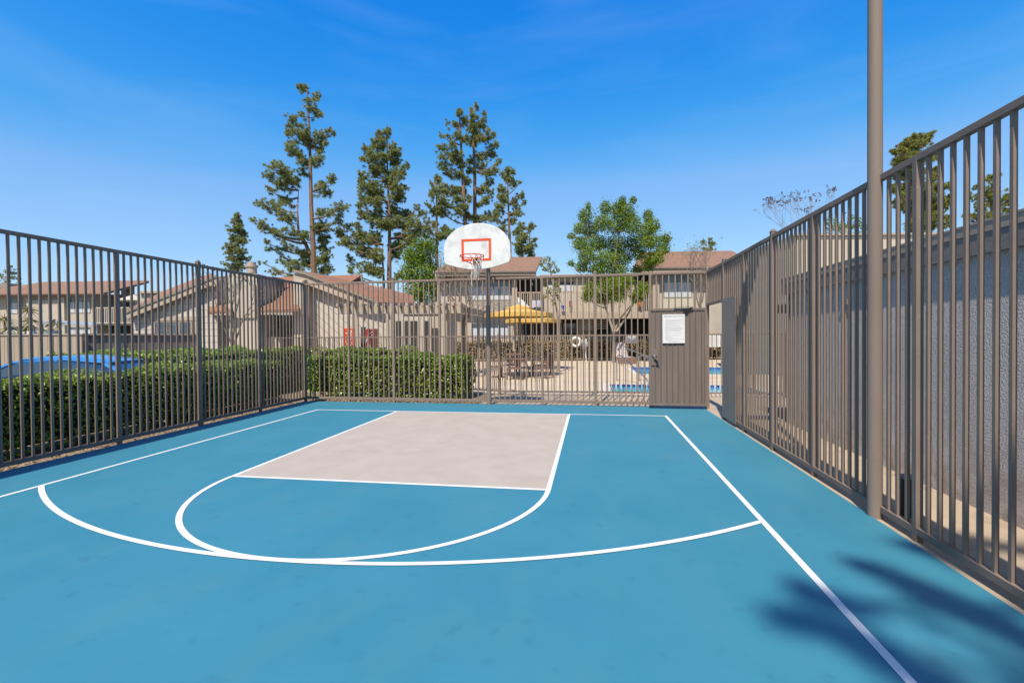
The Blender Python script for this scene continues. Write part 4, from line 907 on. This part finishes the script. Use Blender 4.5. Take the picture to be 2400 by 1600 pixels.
P4K = [(490,150,30,50),(540,230,40,50),(455,260,35,50),(370,240,15,35),(480,350,40,50),(550,380,50,50),(320,360,25,30),(380,370,30,25),(290,470,30,30),(350,470,50,40),(430,450,40,50),(330,550,50,40),(460,530,50,50),(320,640,55,50),(420,590,50,40),(500,630,60,50),(370,720,50,40),(480,720,60,50),(560,800,50,50),(430,860,50,50),(500,870,60,50),(470,950,70,40),(580,950,40,40),(540,1030,50,40),(470,1060,60,30),(560,1110,40,40),(380,1000,50,50),(320,1080,60,50),(360,890,40,60)]
lobed_tree('pine_tree', 'slim tall pine behind the backboard, left of a twin', 'tree', 48, (960,230), 4.02, [[(535,1500),(535,1190),(515,750),(497,300),(490,130)]], P4K, mats=PM, tr=.33, tuft=.40, group=gp, seed=4)
lobed_tree('pine_tree', 'tall pine directly above the backboard, the higher of the twins', 'tree', 50, (960,230), 4.02, [[(620,1500),(625,1180),(630,700),(612,250),(645,80)]], P4L, mats=PM, tr=.36, tuft=.42, group=gp, seed=5)
lobed_tree('pine_tree', 'narrow lower pine left of the backboard', 'tree', 46, (960,230), 4.02, [[(265,1560),(265,1340),(270,900),(265,770)]],
  [(280,770,45,45),(220,810,25,25),(250,880,50,50),(330,850,50,60),(220,920,30,30),(190,1000,35,30),(240,1070,50,50),(330,960,60,60),(300,1050,60,50),(240,1190,50,40),(350,1240,60,50),(180,1230,50,50),(300,1300,60,50),(100,1230,60,60),(400,1260,60,40)], mats=PM, tr=.24, tuft=.36, group=gp, seed=6)
lobed_tree('pine_tree', 'sparse one sided pine at the right edge of the backboard', 'tree', 47, (960,230), 4.02, [[(955,1560),(950,1300),(940,1000),(935,740)]],
  [(945,680,40,40),(990,700,30,30),(900,730,40,40),(950,760,60,40),(1055,790,20,25),(1000,810,40,40),(880,860,50,50),(1070,920,40,40),(1095,985,30,30),(1000,980,30,60),(890,940,60,50),(1020,1060,50,50),(860,1020,50,50),(1030,1100,40,30),(960,1160,40,30),(830,1130,50,60),(880,1230,50,40)], mats=PM, tr=.25, tuft=.36, group=gp, seed=7)
lobed_tree('pine_tree', 'short pine just above the apartment roof right of the hoop', 'tree', 46, (960,230), 4.02, [[(1140,1560),(1140,1400),(1140,1200)],[(1060,1560),(1060,1400),(1060,1220)]],
  [(1065,1210,40,50),(1165,1210,35,35),(1140,1240,30,30),(1020,1260,50,50),(1180,1340,40,25),(1080,1310,60,60),(1130,1400,60,60),(1030,1370,60,60),(1060,1450,70,50),(1150,1470,50,40)], mats=PM, tr=.18, tuft=.36, group=gp, seed=8)
lobed_tree('pine_tree', 'small conical pine standing alone at the left', 'tree', 50, (500,180), 3.015, [[(180,1400),(182,1250),(186,975)]],
  [(185,990,25,35),(165,1020,25,30),(205,1040,20,40),(150,1080,35,30),(205,1100,30,40),(120,1090,12,15),(160,1140,45,30),(235,1120,25,30),(100,1200,25,30),(150,1190,40,30),(220,1160,45,30),(110,1240,35,30),(200,1230,50,30),(250,1280,25,25),(130,1290,40,20),(190,1290,50,30),(80,1320,25,20),(200,1340,60,30),(140,1350,40,20)], mats=PM, tr=.2, tuft=.36, group=gp, seed=9)
gr = 'conifers behind the right fence'
lobed_tree('conifer_tree', 'dense round topped conifer seen through the right fence by the light pole', 'tree', 26, (2050,280), 4.354, [[(400,1300),(400,1130),(390,900),(380,600),(450,300)]],
  [(400,190,60,40),(560,180,60,45),(240,330,70,50),(330,280,80,60),(450,260,60,60),(230,430,60,50),(350,400,90,80),(480,400,60,60),(600,380,50,60),(220,560,50,80),(330,560,70,80),(430,560,80,80),(610,560,50,80),(210,700,40,70),(340,720,80,80),(500,720,70,80),(620,700,60,80),(740,690,40,50),(400,870,90,80),(270,860,80,70),(520,880,60,70),(640,850,60,80),(720,850,60,80),(450,1000,80,70),(620,1000,60,60),(540,1090,60,40),(740,1010,40,40),(380,1080,60,50),(740,1065,40,15)],
  mats=(BARK,NEEDLE2), tr=.26, tuft=.27, group=gr, seed=10, w=.03, dens=1.6, nb=80, depth=.5)
lobed_tree('conifer_tree', 'smaller open conifer at the far right above the stucco roof', 'tree', 30, (2050,280), 4.354, [[(1185,1300),(1185,1040),(1188,850),(1192,620)]],
  [(1185,600,45,40),(1210,680,50,50),(1050,690,40,40),(1120,740,50,50),(1030,800,60,40),(1190,790,50,60),(1355,790,40,40),(1380,820,35,35),(1060,890,70,50),(1200,870,50,60),(1340,880,40,40),(930,980,40,25),(1040,980,60,50),(1190,980,60,40),(1370,940,40,40),(1340,990,40,30)],
  mats=(BARK,NEEDLE2), tr=.16, tuft=.27, group=gr, seed=11, w=.03, nb=70, depth=.5)
lobed_tree('pine_tree', 'tiny distant pine top peeping over the right apartment roof', 'tree', 60, (0,0), 1, [[(1662,640),(1662,592),(1662,560)]], [(1648,567,6,5),(1666,562,5,5),(1671,571,7,7),(1654,583,8,4),(1668,583,6,6)], mats=PM, tr=.12, tuft=.3, group=gp, seed=12)
lobed_tree('pine_tree', 'thin distant pine top at the left edge above the roof', 'tree', 60, (0,0), 1, [[(27,720),(27,670),(26,622)]], [(26,625,6,6),(20,638,8,4),(30,640,8,4),(44,640,5,3),(30,650,12,4),(48,653,5,3),(2,645,8,6),(50,664,6,3),(16,660,7,3)], mats=(BARK,NEEDLE2), tr=.1, tuft=.24, group=gp, seed=13, nb=30)
LM = (BARK2, LEAF)
lobed_tree('leafy_tree', 'bright green multi stemmed leafy tree at the far edge of the pool deck', 'tree', 27.5, (1300,440), 2.904,
  [[(400,1160),(405,960),(390,800),(400,600),(440,300),(465,120)],[(400,980),(350,820),(300,640),(240,420),(225,180)],[(420,980),(500,860),(570,720),(640,480),(650,240)],[(400,990),(440,900),(520,800),(640,640),(740,400)]],
  [(465,100,30,40),(540,90,25,25),(350,140,40,50),(430,160,50,60),(500,170,50,60),(235,130,20,30),(215,200,50,60),(330,240,60,60),(430,260,70,60),(530,250,60,70),(640,200,35,50),(680,260,40,50),(620,300,60,60),(250,290,60,60),(170,280,40,40),(120,330,30,25),(180,380,60,50),(300,380,70,60),(420,390,80,70),(540,380,70,60),(660,370,70,50),(760,350,40,40),(740,420,50,40),(220,460,60,60),(340,490,80,60),(460,480,80,60),(580,450,50,50),(680,480,70,50),(190,540,50,40),(300,560,70,40),(430,560,80,40),(640,530,50,40),(115,515,25,20),(560,560,40,40),
   (380,660,90,60),(250,690,50,60),(480,650,60,60),(330,750,60,50),(430,730,60,50),(220,740,40,40),(600,690,50,50),(560,740,50,50)],
  kind='leaf', mats=LM, tr=.11, lsize=.085, dens=1.25, seed=14, depth=.6, ground=-.02)
lobed_tree('leafy_tree', 'slender young tree with sparse olive leaves right of the yellow umbrellas', 'tree', 21, (1260,600), 7.84,
  [[(375,1880),(372,1400),(370,1100),(330,800),(250,300),(200,60)],[(370,1150),(420,1080),(480,800)]],
  [(220,60,40,50),(130,80,50,60),(80,150,50,60),(300,130,40,40),(230,180,60,60),(340,200,40,40),(380,260,40,40),(150,240,70,50),(300,290,60,40),(150,520,50,60),(350,520,60,60),(220,640,60,60),(400,620,50,60),(330,720,60,60),(160,740,60,40),(400,780,40,40),(300,850,50,50)],
  kind='leaf', mats=(BARK2,LEAF2), tr=.075, lsize=.085, dens=.75, seed=15, depth=.25, ground=-.02)
lobed_tree('leafy_tree', 'dark green bushy tree left of the backboard behind the apartments', 'tree', 38, (0,0), 1, [[(990,760),(990,690),(990,600)]],
  [(975,600,24,30),(1000,592,24,26),(958,640,18,28),(990,640,30,40),(1016,650,15,40),(1000,690,30,30),(972,685,24,24),(960,600,14,20),(1010,575,14,16),(985,570,16,14)], kind='leaf', mats=LM, tr=.16, lsize=.14, dens=1.1, seed=16)
lobed_tree('leafy_tree', 'small leafy shrub tree rising above the cream building', 'tree', 23, (0,0), 1, [[(1995,640),(1995,560),(1995,530)]], [(1945,525,10,22),(1962,530,10,20),(1998,520,10,22),(2015,530,10,20),(1980,535,14,14),(2030,538,8,12)], kind='leaf', mats=LM, tr=.05, lsize=.1, dens=.5, seed=17)

def bare_tree(name, label, D, px, py0, py1, spread, seed, nst=4, seeds=0, leaves=0, tr=.045, mt=TWIG, levels=4, ground=-.3):
    rl = random.Random(seed); k = D/f; c = at(px, py0, D); base = Vector((c.x, c.y, ground)); t = thing(name, label, 'tree', base, 0, 'bare winter trees')
    b = MB(); tips = []; Ht = wl(py1, D) - ground; z0 = wl(py0, D) - ground
    sp_ = spread*k
    def grow(p, d, ln, r_, lv):
        r_ = max(r_, .004)
        q = p + d*ln; mid = p.lerp(q,.5)+Vector((rl.uniform(-1,1),rl.uniform(-1,1),0))*ln*.06
        b.tube([p, mid, q], [r_, r_*.8, r_*.62], 5, cap=False)
        if lv == 0 or q.z > Ht: tips.append(q); return
        for i in range(rl.choice([2,2,3])):
            nd = (d + Vector((rl.uniform(-1,1),rl.uniform(-1,1),rl.uniform(-.1,.5)))*.55).normalized()
            if q.xy.length > sp_: nd = (nd - Vector((q.x,q.y,0))/max(q.xy.length,.01)*.6).normalized()
            grow(q, nd, ln*rl.uniform(.68,.9), r_*.6, lv-1)
    if z0 > .3: b.tube([(0,0,0),(0,0,z0)], [tr*1.2,tr], 7)
    for i in range(nst):
        a = 2*math.pi*i/nst+rl.random(); d = Vector((_c(a)*.38,_s(a)*.38,1)).normalized(); grow(Vector((0,0,z0-.02)), d, (Ht-z0)*.36, tr*.75, levels)
    b.build('trunk', mt, t, fix=False)
    if seeds:
        rg = np.random.default_rng(seed); T = np.array([tuple(p) for p in tips]); T = T[rg.uniform(0,1,len(T)) < seeds]; T = np.repeat(T, 6, 0)+rg.normal(0,.035,(len(T)*6,3))
        V, F = leaf_quads(T, rg.normal(0,1,T.shape), .06, .9, 1, rg); link('seed_clusters', arr_mesh('seed_clusters', V, F), SEED, t)['kind'] = 'stuff'
    if leaves:
        rg = np.random.default_rng(seed+1); T = np.array([tuple(p) for p in tips]); T = np.repeat(T, leaves, 0)+rg.normal(0,.16,(len(T)*leaves,3))
        V, F = leaf_quads(T, rg.normal(0,1,T.shape)+np.array([0,0,.5]), .075, .6, 1, rg); link('crown', arr_mesh('crown', V, F), LEAF2, t)
    return t
bare_tree('bare_tree', 'thin bare shrub tree in front of the tan chimney', 16, 545, 805, 640, 62, 21, 4, .15)
bare_tree('bare_tree', 'bare tree with dark seed heads above the right fence top', 22, 1872, 610, 478, 62, 22, 7, .8, tr=.022)
bare_tree('bare_tree', 'multi stemmed nearly bare tree behind the hoop pole', 19.5, 1088, 765, 612, 58, 23, 6, 0, 4, .06)
bare_tree('bare_tree', 'small bare tree in front of the right apartment window', 25, 1640, 725, 590, 35, 24, 4, 0, 3, .045)

# tall pine standing behind the viewer; its shadow falls on the near right of the court
el, az = R(54), R(10)
SUN = Vector((-_s(az)*_c(el), -_c(az)*_c(el), _s(el)))          # towards the sun
tree_b = thing('pine_tree', 'tall pine behind the viewer casting soft shade on the near right court', 'tree', (6.4,-17.5,-.3), 0, gp)
C_ = []; Rr = []; b = MB(); rl = random.Random(31); tp = Vector((6.4,-17.5,-.3))
streaks = [[(4.0,-6.05),(4.15,-6.35),(4.32,-6.75),(4.5,-7.3),(4.6,-7.8)],[(3.22,-6.82),(3.5,-6.92),(3.62,-7.1),(3.75,-7.4),(4.0,-7.8)],[(4.52,-5.72),(4.72,-6.0),(5.1,-6.2),(5.5,-6.6)],[(3.4,-6.5),(3.6,-6.62)],[(5.0,-5.5),(5.4,-5.7),(5.6,-6.1)],[(4.2,-7.2),(4.1,-7.6)],[(3.3,-7.7),(3.7,-8.0)],[(5.5,-7.2),(5.2,-7.8)]]
for s_ in [[(x+.13,y-.02) for x, y in q] for q in streaks]:
    hh = 17.0 + rl.uniform(-.8,.8); prev = None
    b.tube([Vector((0,0,hh*.93)), (Vector((s_[-1][0],s_[-1][1],0))+SUN*(hh/SUN.z)-tp)], [.1,.03], 6)
    for (x0, y0), (x1, y1) in zip(s_[:-1], s_[1:]):
        for i in range(7):
            q = Vector((x0+(x1-x0)*i/7+rl.uniform(-.06,.06), y0+(y1-y0)*i/7+rl.uniform(-.05,.05), 0)) + SUN*((hh+rl.uniform(-.15,.15))/SUN.z) - tp
            C_.append(tuple(q)); Rr.append(rl.uniform(.15,.25)*(1 if i else 1.15))
for i in range(26):
    q = Vector((rl.uniform(3.7,4.9), rl.uniform(-7.6,-6.55), 0)) + SUN*((17+rl.uniform(-.6,.6))/SUN.z) - tp
    C_.append(tuple(q)); Rr.append(rl.uniform(.07,.13))
b.tube([(0,0,0),(-.1,.05,8),(0,0,17.5)], [.35,.24,.06], 10); b.build('trunk', BARK, tree_b, smooth=True)
V, F = needle_tufts(np.array(C_), np.array(Rr), 70, .03, rng); link('crown', arr_mesh('crown', V, F), NEEDLE, tree_b)

for o in [o for o in COL.objects if o.type == 'FONT']:      # lettering as real meshes
    bpy.context.view_layer.update(); dg = bpy.context.evaluated_depsgraph_get()
    me = bpy.data.meshes.new_from_object(o.evaluated_get(dg)); m_ = o.data.materials[0]; nm = o.name; o.name = 'old'
    n_ = link(nm, me, None if me.materials else m_, o.parent); n_.location = o.location; n_.rotation_euler = o.rotation_euler; n_.name = nm
    bpy.data.objects.remove(o)
# ------------------------------------------------------------------ light and sky
sd = bpy.data.lights.new('sun', 'SUN'); sd.energy = 5.0; sd.angle = R(.53); sd.color = (1,.925,.80)
so = bpy.data.objects.new('sun', sd); COL.objects.link(so); so.rotation_euler = (-SUN).to_track_quat('-Z','Y').to_euler(); so.location = (0,-30,40)
W = bpy.data.worlds.new('World'); S.world = W; W.use_nodes = True; nt = W.node_tree; N = nt.nodes; Lk = nt.links
bg = N['Background']; sky = N.new('ShaderNodeTexSky'); sky.sky_type = 'NISHITA'; sky.sun_disc = False; sky.sun_elevation = el; sky.sun_rotation = math.pi+az
sky.air_density = 1.0; sky.dust_density = .6; sky.ozone_density = 2.5
# deepen the clear blue towards the zenith, channel by channel
sp_ = N.new('ShaderNodeSeparateColor'); cbn = N.new('ShaderNodeCombineColor'); Lk.new(sky.outputs[0], sp_.inputs[0])
for i, (pw, am) in enumerate(((4.4, 191), (1.21, 1.77), (.31, 1.122))):
    m0 = N.new('ShaderNodeMath'); m0.operation = 'MULTIPLY'; m0.inputs[1].default_value = .122; Lk.new(sp_.outputs[i], m0.inputs[0])
    m1 = N.new('ShaderNodeMath'); m1.operation = 'POWER'; m1.inputs[1].default_value = pw; Lk.new(m0.outputs[0], m1.inputs[0])
    m2 = N.new('ShaderNodeMath'); m2.operation = 'MULTIPLY'; m2.inputs[1].default_value = am; Lk.new(m1.outputs[0], m2.inputs[0])
    ml = N.new('ShaderNodeMath'); ml.operation = 'MULTIPLY_ADD'; ml.inputs[1].default_value = (1.0,.85,.25)[i]; ml.inputs[2].default_value = (.005,.195,.82)[i]; Lk.new(m0.outputs[0], ml.inputs[0])
    m3 = N.new('ShaderNodeMath'); m3.operation = 'MINIMUM'; Lk.new(ml.outputs[0], m3.inputs[1]); Lk.new(m2.outputs[0], m3.inputs[0])
    m4 = N.new('ShaderNodeMath'); m4.operation = 'MULTIPLY'; m4.inputs[1].default_value = 9.0; Lk.new(m3.outputs[0], m4.inputs[0]); Lk.new(m4.outputs[0], cbn.inputs[i])
hs = cbn
# thin high cloud streaks
tc = N.new('ShaderNodeTexCoord'); mp = N.new('ShaderNodeMapping'); mp.inputs['Scale'].default_value = (1.2,1.2,6); mp.inputs['Rotation'].default_value = (0,.25,.3)
no = N.new('ShaderNodeTexNoise'); no.inputs['Scale'].default_value = 2.2; no.inputs['Detail'].default_value = 5; no.inputs['Distortion'].default_value = .6
Lk.new(tc.outputs['Generated'], mp.inputs[0]); Lk.new(mp.outputs[0], no.inputs['Vector'])
mr = N.new('ShaderNodeMapRange'); mr.inputs[1].default_value = .45; mr.inputs[2].default_value = .85; mr.inputs[3].default_value = 0; mr.inputs[4].default_value = .13
Lk.new(no.outputs['Fac'], mr.inputs[0])
mx = N.new('ShaderNodeMix'); mx.data_type = 'RGBA'; Lk.new(mr.outputs[0], mx.inputs[0]); Lk.new(hs.outputs[0], mx.inputs[6]); mx.inputs[7].default_value = (5.0,6.8,9.0,1)
Lk.new(mx.outputs[2], bg.inputs['Color']); bg.inputs['Strength'].default_value = .0813
S.view_settings.view_transform = 'Standard'; S.view_settings.look = 'None'; S.view_settings.exposure = .45; S.view_settings.gamma = 1
S.render.engine = 'CYCLES'; S.cycles.max_bounces = 6; S.cycles.transparent_max_bounces = 8
